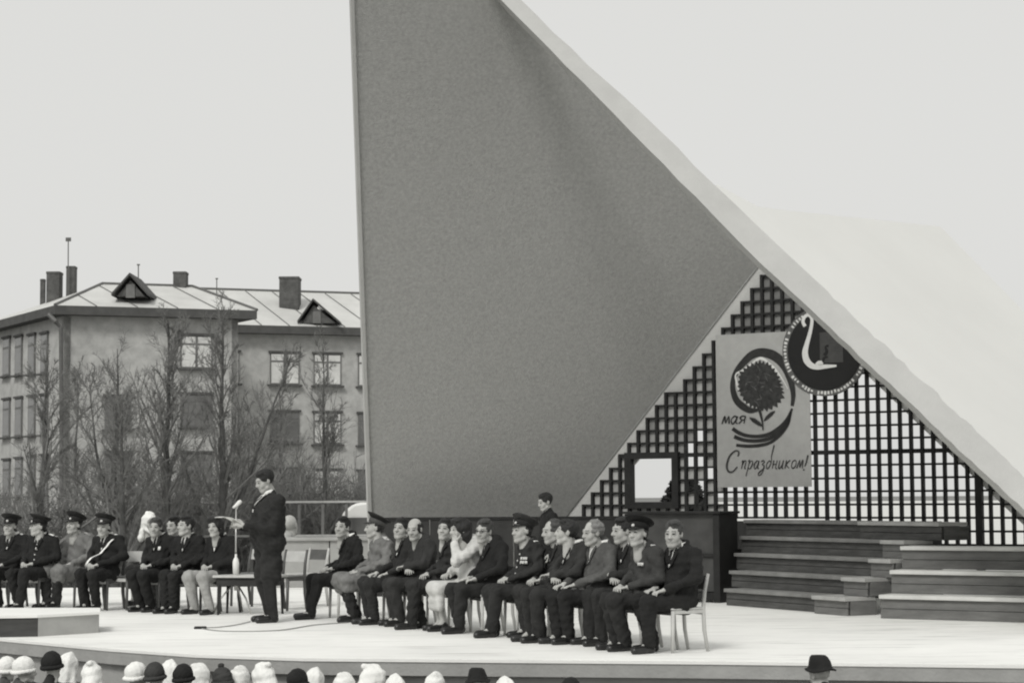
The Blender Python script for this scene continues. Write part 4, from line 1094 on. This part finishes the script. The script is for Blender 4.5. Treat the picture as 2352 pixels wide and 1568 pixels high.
            for s in (1, -1):
                b.tube([(s * (.031 + .019 * math.cos(q * .6283)), -.103, .008 + .015 * math.sin(q * .6283)) for q in range(11)], .0028, 5)
                b.tube([(s * .05, -.1, .012), (s * .076, -.02, .012), (s * .079, .015, .008)], .0025, 4)
            b.tube([(-.012, -.105, .012), (.012, -.105, .012)], .0028, 4); head_child(b.build('glasses', m_lat, None))
        elif ex[0] == 'rosette':
            patch('rosette', GV, [(.06, zc - .15), (.1, zc - .15), (.1, zc - .2), (.06, zc - .2)], CL['white'], root, .012, 2)
        elif ex[0] == 'paper':
            pass
    return root, HM, GV

def fit(px, hy, d_of, face, hz=1.222):
    """place a seated person so that the head sits at pixel (px,hy) for a given depth; returns loc, scale"""
    r_ = ray(px, hy); p = Vector((0, 0, CAMZ)) + r_ * d_of; sc = min(max(p.z / hz, .93), 1.10)
    return (p.x, p.y, 0), sc

# ------------------------------------------------------------------ chairs
m_chl = mat('chair_pale_wood', .50, .5, .12, 8); m_chs = mat('chair_seat', .10, .6, .2, 8); m_chd = mat('chair_steel', .10, .4, .2, 8)
def chair_meshes(ml_, ms_):
    P = []
    for s in (1, -1):
        P.append(('front_leg', MB().tube([(s * .18, -.2, 0), (s * .18, -.19, .43)], [.018, .022], 8).me('front_leg', ml_, True)))
        P.append(('back_post', MB().tube([(s * .18, .24, 0), (s * .18, .2, .22), (s * .18, .19, .45), (s * .178, .21, .62), (s * .175, .26, .80)], [.018, .021, .022, .021, .017], 8).me('back_post', ml_, True)))
        P.append(('side_rail', MB().box((s * .18, 0, .415), (.026, .38, .04)).me('side_rail', ml_, False, .004)))
    P.append(('seat', MB().box((0, -.005, .447), (.40, .43, .022)).me('seat', ml_, False, .008)))
    P.append(('front_rail', MB().box((0, -.19, .405), (.335, .022, .045)).me('front_rail', ms_)))
    P.append(('back_rail', MB().box((0, .19, .405), (.335, .022, .045)).me('back_rail', ms_)))
    b = MB()
    for z0, z1, y0, y1 in ((.64, .78, .216, .252),):
        b.hexa([(-.165, y0, z0), (.165, y0, z0), (.165, y0 + .016, z0), (-.165, y0 + .016, z0)], [(-.165, y1, z1), (.165, y1, z1), (.165, y1 + .016, z1), (-.165, y1 + .016, z1)])
    P.append(('backrest', b.me('backrest', ms_)))
    return P
CH = chair_meshes(m_chl, m_chs); CHD = chair_meshes(m_chd, m_chl)
def chair(label, loc, face, group='stage chairs', sc=1., dark=False):
    t = thing('chair', label, 'chair', (loc[0], loc[1], 0), math.atan2(face[1], face[0]) + math.pi / 2, group)
    for n_, me in (CHD if dark else CH): obj(n_, me, t)
    t.scale = (sc,) * 3
    return t

# ------------------------------------------------------------------ the long row on the right
A0, A1 = Vector((-2.12, 24.85)), Vector((1.62, 19.15))
def row_depth(px):
    k = (px - 1176) / F; dx, dy = A1 - A0
    t = (k * A0.y - A0.x) / (dx - k * dy); return A0.y + dy * t
FA = (-.92, -.40)
rowA = [  # px, head y, depth offset, facing, keywords
    (800, 1208, 0, FA, dict(label='dark-haired man in a black suit at the far end of the long row', coat='black', arms='lap', yaw=38, kick=.22, spread=.12, hair='combed')),
    (868, 1222, 0, FA, dict(label='officer in a light grey greatcoat with tilted dark cap', coat='uniform', legs='dark', long=True, arms='thigh', yaw=-10, nod=4, hat='cap', collar=None, tie=None, extra=(('cap', 'dark', 'grey', -14), ('shoulder_boards', 'pale')))),
    (925, 1212, 0, FA, dict(label='dark-haired man in a dark overcoat facing the camera beside the greatcoat officer', coat='dark', arms='thigh', yaw=48, head=1)),
    (973, 1222, .1, FA, dict(label='bald-headed man in a dark overcoat between two dark-haired men', coat='char', arms='fold', yaw=40, nod=8, hair='fringe', collar=None, tie=None)),
    (1027, 1214, 0, FA, dict(label='dark-haired man in an open dark overcoat beside the woman in pale clothes', coat='dark', arms='lap', yaw=42, head=2, tie=False, collar='grey')),
    (1077, 1224, 0, FA, dict(label='woman in a pale coat with her hand raised to her chin', coat='pale', legs='pale', hair='bob', arms='chin', skirt=True, yaw=8, head=2, collar='white', tie=None, kick=.05, fat=.92)),
    (1128, 1220, 0, FA, dict(label='man with spectacles in a black overcoat', coat='black', legs='dark', arms='thigh', yaw=40, hair='combed', hcol='brown', extra=(('glasses',),))),
    (1208, 1225, 0, FA, dict(label='decorated officer in a dark tunic with pale shoulder boards and peaked cap', coat='dark', legs='dark', arms='lap', yaw=12, hat='cap', collar='grey', tie=None, extra=(('cap', 'drab', 'dark', -12), ('shoulder_boards', 'white'), ('medals', 6), ('buttons',)))),
    (1283, 1226, .3, FA, dict(label='man with a high forehead seated behind, looking left past the decorated officer', coat='char', arms='lap', yaw=4, hair='receding', hcol='brown', head=1)),
    (1310, 1228, -.06, FA, dict(label='dark-haired man in a charcoal suit turned away towards the left', coat='char', legs='dark', arms='fold', yaw=-22, hair='short', head=2)),
    (1365, 1228, 0, FA, dict(label='fair man in an open grey jacket and white open-necked shirt', coat='grey', legs='black', arms='thigh', yaw=0, hair='receding', hcol='grey', tie=False, collar='white')),
    (1446, 1215, .3, FA, dict(label='dark-haired man in a dark suit seated behind the capped officer near the end', coat='dark', arms='fold', yaw=-4, hair='combed', head=1)),
    (1490, 1236, -.12, FA, dict(label='officer in a grey tunic and dark peaked cap next to the end of the row', coat='drab', legs='dark', arms='lap', yaw=28, hat='cap', collar='drab', tie=None, lean=-.05, extra=(('cap', 'black', 'black', -5), ('shoulder_boards', 'pale'), ('medals', 3)))),
    (1556, 1224, 0, (-.87, -.49), dict(label='heavy-set man in a dark suit at the near end of the row, facing the camera', coat='black', arms='thigh', yaw=32, hair='combed', hcol='brown', fat=1.12, head=1, kick=-.04)),
]
for i, (px, hy, do, fc, kw) in enumerate(rowA):
    d = row_depth(px) + do
    loc, sc = fit(px, hy, d, fc); kw = dict(kw); lab = kw.pop('label')
    person(lab, loc, fc, sc, seed=i + 1, group='people in the long seated row', **kw)
    chair('pale wooden chair under the ' + ' '.join(lab.split()[:9]), loc, fc, 'chairs of the long row', min(sc, 1.0))

# ------------------------------------------------------------------ the row at the far left
FB = (-.42, -.9)
B0, B1 = at(20, 1395, 27.6), at(505, 1413, 25.9)
rowB = [
    (20, 1212, 27.7, FB, dict(label='navy officer cut by the left picture edge', coat='black', arms='thigh', yaw=20, hat='cap', collar='white', extra=(('cap', 'dark', 'black', 0), ('shoulder_boards', 'pale')))),
    (88, 1218, 27.4, FB, dict(label='navy officer in black with pale shoulder boards, second from the left', coat='black', arms='lap', yaw=-25, hat='cap', collar='white', extra=(('cap', 'dark', 'black', 0), ('shoulder_boards', 'white'), ('buttons',)))),
    (178, 1203, 27.6, (-.6, -.8), dict(label='officer in a grey greatcoat between the navy officer and the sash wearer', coat='uniform', legs='dark', long=True, arms='thigh', yaw=15, hat='cap', collar=None, tie=None, kick=.1, extra=(('cap', 'dark', 'dark', -6), ('shoulder_boards', 'tan')))),
    (243, 1215, 26.9, FB, dict(label='officer in black wearing a white diagonal sash', coat='black', arms='lap', yaw=10, hat='cap', collar='white', extra=(('cap', 'dark', 'drab', -10), ('shoulder_boards', 'white'), ('sash',)))),
    (364, 1216, 26.6, (-.5, -.87), dict(label='man in a dark suit with a rosette in front of the white headscarf', coat='black', arms='lap', yaw=18, hair='short', hcol='brown', extra=(('rosette',),))),
    (434, 1214, 26.3, (-.5, -.87), dict(label='dark-haired man in a black suit leaning towards his neighbour', coat='black', arms='lap', yaw=-20, hair='combed', lean=-.03)),
    (410, 1222, 27.4, (-.5, -.87), dict(label='man half hidden behind the leaning man in the left row', coat='char', arms='lap', yaw=-5, hair='combed')),
    (505, 1218, 26.0, (-.55, -.84), dict(label='woman with thick dark hair in a dark jacket and light stockings by the microphone', coat='black', legs='tan', arms='lap', yaw=10, hair='bob', head=2, kick=.05, tie=False)),
]
for i, (px, hy, d, fc, kw) in enumerate(rowB):
    loc, sc = fit(px, hy, d, fc); kw = dict(kw); lab = kw.pop('label')
    person(lab, loc, fc, sc, seed=i + 31, group='people in the left seated row', **kw)
    chair('steel-legged chair under the ' + ' '.join(lab.split()[:9]), loc, fc, 'chairs of the left row', min(sc, 1.0), True)

# ------------------------------------------------------------------ speaker, boy, onlookers
SP = floor(612, 1428)
spk, HMs, _ = person('man in a long dark coat standing at the microphone reading from papers', (SP.x, SP.y, 0), (-.86, -.5), 1.03, pose='stand', coat='dark', arms='read', yaw=4, nod=-14 + 30, hair='short', seed=60, legs='dark', fat=1.4, hscale=1.05, tails=.2, group='standing people')
sh_ = MB()
for k in range(2):
    b = []
    for i in range(5):
        for jx in (-.09, .11): b.append((jx + .01 * k, -.36 - .26 * i / 4 - .01 * k, 1.155 + .035 * math.sin(i * .8) + .02 * i + .006 * k))
    o = len(sh_.v); sh_.v += b
    for i in range(4): sh_.f.append((o + 2 * i, o + 2 * i + 1, o + 2 * i + 3, o + 2 * i + 2))
papers = thing('speech_papers', "white sheets of paper in the speaker's hands", 'paper', spk.location[:], spk.rotation_euler.z); papers.scale = spk.scale
po = sh_.build('sheets', CL['white'], papers); sm = po.modifiers.new('thick', 'SOLIDIFY'); sm.thickness = .002
bp = at(1256, 1152, 26.6)
person('boy in a dark jacket standing behind the long row, head bowed', (bp.x, bp.y, 0), (-.93, -.36), bp.z / 1.66, pose='stand', coat='black', arms='down', yaw=0, nod=14, hair='short', seed=61, head=2, collar=None, tie=None, group='standing people', fat=.9)
q = at(664, 1207, 35.0)
person('bald man behind the parapet right of the speaker', (q.x, q.y, GZ), (.3, 1), (q.z - GZ) / 1.66, pose='stand', coat='tan', arms='down', yaw=0, hair=None, seed=62, head=1, group='standing people')

# ------------------------------------------------------------------ headgear of the crowd
def kerchief(seed, point=.1, k=1.0):
    P = [ell((0, .022, .025), (.096 * k, .114 * k, .108 * k)), cap((0, .0, .1), (0, .07 + point * .2, .11 + point * .12), .05, .028), cap((0, .06, .04), (0, .12 + point * .25, -.16), .085, .075), cap((.05, .07, -.05), (.09, .10, -.2), .05, .045), cap((-.05, .07, -.05), (-.09, .10, -.2), .05, .045),
         cap((.06, .0, -.06), (.02, -.055, -.125), .035, .022), cap((-.06, .0, -.06), (-.02, -.055, -.125), .035, .022), cap((0, -.068, -.125), (.03, -.075, -.17), .016, .01), ell((0, -.115, -.02), (.066, .09, .088), 0, True)]
    return sdf(P, .008, .022, .007, seed, 34.)
def knit(seed, pom=False):
    P = [ell((0, .02, .05), (.098, .114, .105)), halfspace((0, 0, -.005), (0, -.25, -1)), ]
    V, Q = sdf(P, .008, .02, .005, seed, 50.); b = [(V, Q, 0)]
    ringp = []
    for i in range(18): a0, a1_ = 6.2832 * i / 18, 6.2832 * (i + 1) / 18; ringp.append(cap((.092 * math.cos(a0), .02 + .108 * math.sin(a0), .005 + .02 * -math.sin(a0) * .6), (.092 * math.cos(a1_), .02 + .108 * math.sin(a1_), .005 - .012 * math.sin(a1_)), .019))
    if pom: ringp.append(ell((0, .02, .165), (.032, .032, .03)))
    b.append((*sdf(ringp, .008, .012, .004, seed, 60.), 0)); V, Q, _ = joinm(b); return V, Q
KER = [kerchief(s, p, k) for s, p, k in ((1, .1, 1.), (2, .2, 1.05), (3, .02, 1.02))]
KNI = [knit(4), knit(5, True)]
def felt_hat():
    T = Matrix.Translation((0, .02, .035)) @ Matrix.Rotation(R(-5), 4, 'X'); b = MB()
    b.lathe([(-.004, .118, .14, 0), (.004, .121, .143, 0), (.01, .098, .116, 0), (.03, .091, .109, 0), (.07, .083, .1, 0), (.105, .068, .084, -.006), (.12, .05, .066, -.008), (.118, .034, .05, -.005), (.098, .012, .034, 0)], 26, T)
    q_ = random.Random(3); b.v = [(x * (1 + .03 * math.sin(5 * z * 20 + y * 30)), y * (1 + .03 * math.sin(x * 40)), z + .012 * math.sin(x * 26 + y * 9) * (1 if z < .06 else .4)) for x, y, z in b.v]; return b
HATM = {}
def hat_me(kind, idx, m):
    key = (kind, idx, m.name)
    if key not in HATM:
        if kind == 'felt': HATM[key] = felt_hat().me('hat', m, True)
        else: V, Q = (KER if kind == 'ker' else KNI)[idx]; HATM[key] = mesh('headscarf' if kind == 'ker' else 'knit_cap', V, Q, m, True)
    return HATM[key]
proto = {}
def crowd_person(label, px, topy, d, kind, idx, m, coat, turn, seed, group='people in the crowd'):
    q = at(px, topy, d); face = (math.sin(R(turn)), math.cos(R(turn)))
    sc = (q.z - GZ) / 1.81
    if coat not in proto:
        r_, hm, _ = person('x', (0, 0, 0), (0, 1), 1., pose='stand', coat=coat, arms='down', hair='under_cap', seed=70 + len(proto), collar=None, tie=None, legs='dark', hscale=1.13); proto[coat] = [(c.name.split('.')[0], c.data, c.matrix_local.copy()) for c in r_.children]
        proto[coat + '_hm'] = hm
        for c in list(r_.children): bpy.data.objects.remove(c)
        bpy.data.objects.remove(r_)
    t = thing('person', label, 'person', (q.x, q.y, GZ), math.atan2(face[1], face[0]) + math.pi / 2, group); t.scale = (sc,) * 3
    for n_, me, ml_ in proto[coat]:
        if n_ == 'hair' and kind == 'ker': continue
        o = obj(n_, me, t); o.matrix_local = ml_
    hn = {'ker': 'headscarf', 'knit': 'knit_cap', 'felt': 'felt_hat'}[kind]
    o = obj(hn, hat_me(kind, idx, m), t); o.matrix_local = proto[coat + '_hm']
    return t
W_, D_, G_ = CL['white'], CL['black'], CL['drab']
crowd = [
    (14, 1511, 19.4, 'knit', 0, W_, 'grey', 20, 'child in a white cap cut by the left picture edge, front crowd'),
    (52, 1511, 18.8, 'knit', 0, W_, 'grey', 70, 'child in a white cap left of the large dark hat'),
    (119, 1500, 18.4, 'knit', 0, D_, 'dark', 0, 'spectator in a large black knitted cap at the left of the crowd'),
    (156, 1500, 19.0, 'ker', 2, W_, 'grey', 10, 'spectator in a white headscarf right of the black knitted cap'),
    (212, 1521, 18.2, 'ker', 1, W_, 'pale', -10, 'spectator in a white headscarf with a wide spreading tail'),
    (310, 1524, 18.0, 'knit', 0, W_, 'grey', 40, 'child in a white cap beside the dark grey cap'),
    (356, 1525, 17.9, 'knit', 0, G_, 'dark', 0, 'spectator in a dark grey cap between two white ones'),
    (390, 1517, 18.5, 'ker', 2, W_, 'grey', -15, 'spectator in a white headscarf just behind the dark grey cap'),
    (421, 1529, 17.8, 'knit', 0, D_, 'dark', 5, 'spectator in a small black cap left of centre'),
    (458, 1525, 18.2, 'ker', 0, W_, 'pale', 30, 'spectator in a white headscarf right of the small black cap'),
    (512, 1536, 17.7, 'knit', 1, G_, 'dark', -20, 'child in a dark cap with a pompom'),
    (550, 1531, 17.9, 'ker', 0, W_, 'grey', 15, 'spectator in a white headscarf right of the pompom cap'),
    (606, 1524, 17.6, 'ker', 1, W_, 'pale', -50, 'spectator in a large pointed white headscarf below the speaker'),
    (682, 1540, 17.5, 'knit', 0, D_, 'dark', 30, 'spectator in a black cap beside a white headscarf below the empty chair'),
    (722, 1535, 17.9, 'ker', 2, W_, 'grey', 0, 'spectator in a white headscarf below the empty chair'),
    (792, 1546, 17.4, 'ker', 0, W_, 'pale', 20, 'spectator in a low white headscarf below the first man of the long row'),
    (858, 1529, 17.5, 'ker', 1, W_, 'pale', 60, 'spectator in a tall peaked white headscarf turned to the right'),
    (910, 1550, 17.2, 'ker', 2, W_, 'pale', -20, 'spectator in a broad low white headscarf right of the tall peaked one'),
    (999, 1545, 17.2, 'ker', 0, W_, 'grey', 5, 'spectator in a round white headscarf below the woman in pale clothes'),
    (1098, 1539, 17.0, 'felt', 0, D_, 'dark', 0, 'man in a black felt hat left of centre at the bottom edge'),
    (1162, 1556, 17.0, 'ker', 2, W_, 'pale', -30, 'spectator in a white headscarf barely above the bottom edge'),
    (1312, 1560, 16.8, 'knit', 0, D_, 'dark', 0, 'spectator in a dark cap barely showing below the row end'),
    (1886, 1510, 16.6, 'felt', 0, D_, 'dark', -25, 'man in a dark felt hat standing alone at the right below the stage'),
]
for i, (px, ty, d, kind, idx, m, ct, turn, lab) in enumerate(crowd):
    crowd_person(lab, px, ty, d, kind, idx, m, ct, turn, i)
lo_k, sc_k = fit(352, 1198, 28.2, FB)
rk, hmk, _ = person('woman in a peaked white headscarf behind the man with the rosette', lo_k, (-.3, -.95), sc_k, coat='grey', legs='dark', arms='lap', hair=None, head=2, seed=90, yaw=40, collar=None, tie=None, skirt=True, group='people in the left seated row')
ok_ = obj('headscarf', hat_me('ker', 1, W_), rk); ok_.matrix_local = hmk
chair('steel-legged chair under the woman in the peaked white headscarf', lo_k, (-.3, -.95), 'chairs of the left row', 1., True)

# ------------------------------------------------------------------ microphone, table, carafe, empty chairs, cable
MS = floor(541, 1408)
mic = thing('microphone_stand', 'slim microphone stand with tripod feet in front of the speaker', 'microphone', (MS.x, MS.y, 0))
hz = at(541, 1168, MS.y).z
m_chr = mat('chrome', .55, .3, .1, 5, metal=.6)
MB().tube([(0, 0, .42), (0, 0, hz)], [.012, .009], 8).build('pole', m_chr, mic, smooth=True)
MB().tube([(0, 0, .30), (0, 0, .46)], .02, 8).build('collar', m_chr, mic, smooth=True)
for a in (200, 320, 80):
    MB().tube([(0, 0, .42), (.20 * math.cos(R(a)), .20 * math.sin(R(a)), .2), (.29 * math.cos(R(a)), .29 * math.sin(R(a)), .012)], [.012, .012, .014], 7).build('leg', m_chr, mic, smooth=True)
mh = MB().tube([(0, 0, hz - .01), (.03, .02, hz + .05)], .012, 8).build('clamp', m_chr, mic, smooth=True)
MB().tube([(-.035, -.02, hz + .012), (.0, 0, hz + .045), (.04, .025, hz + .085), (.06, .035, hz + .105)], [.016, .022, .03, .02], 10).build('microphone_head', CL['white'], mic, smooth=True)
TB = floor(575, 1410)
table = thing('low_table', 'small low dark table behind the microphone stand', 'table', (TB.x, TB.y, 0), R(-12))
tz_ = at(572, 1322, TB.y).z
MB().box((0, 0, tz_), (.88, .44, .03)).build('table_top', m_chl, table, bevel=.004)
MB().box((0, 0, tz_ - .07), (.8, .36, .1)).build('apron', m_dark, table)
for x in (-.38, .38):
    for y in (-.17, .17): MB().tube([(x, y, 0), (x * .97, y, tz_ - .1)], [.016, .022], 7).build('leg', m_dark, table)
cb_ = at(543, 1316, TB.y)
caraf = thing('carafe', 'white bottle standing on the low table by the microphone', 'bottle', (cb_.x, TB.y - .05, tz_ + .015))
MB().lathe([(0, .038, .038, 0), (.16, .042, .042, 0), (.2, .034, .034, 0), (.235, .014, .014, 0), (.275, .014, .014, 0)], 16).build('bottle_body', CL['white'], caraf, smooth=True)
MB().lathe([(.275, .016, .016, 0), (.295, .016, .016, 0)], 12).build('stopper', m_chs, caraf)
pp = at(640, 1320, TB.y)
pap = thing('paper_stack', 'white papers lying on the right end of the low table', 'paper', (pp.x - .12, TB.y, tz_ + .016), .2)
MB().box((0, 0, .008), (.2, .14, .014)).build('sheets', CL['white'], pap)
for px, py, fc, lab in ((705, 1392, (-.6, -.8), 'empty pale wooden chair just right of the speaker'), (655, 1400, (-.5, -.87), 'empty steel-legged chair half hidden behind the speaker'), (575, 1390, (-.5, -.87), 'empty steel-legged chair behind the low table'), (286, 1398, FB, 'empty steel-legged chair between the sash wearer and the man with the rosette')):
    p = floor(px, py); chair(lab, (p.x, p.y), fc, 'empty stage chairs', 1., px != 705)
cab = [floor(*p) for p in ((575, 1428), (540, 1436), (500, 1441), (462, 1443), (520, 1450), (640, 1448), (720, 1436), (800, 1430))]
pts, _ = smooth_pts([tuple(p) for p in cab], 1.0, 6)
cable = MB().tube([Vector((p[0], p[1], .008)) for p in pts], .006, 5).build('microphone_cable', mat('cable_grey', .25, .6, .1, 5)); tag(cable, 'thin cable lying on the stage floor before the speaker', 'cable')
mt_ = floor(460, 1443)
jb = thing('cable_box', 'small flat dark box on the stage floor left of the microphone', 'box', (mt_.x, mt_.y, 0), .1)
MB().box((0, 0, .014), (.14, .1, .026)).build('case', m_lat, jb, bevel=.006)
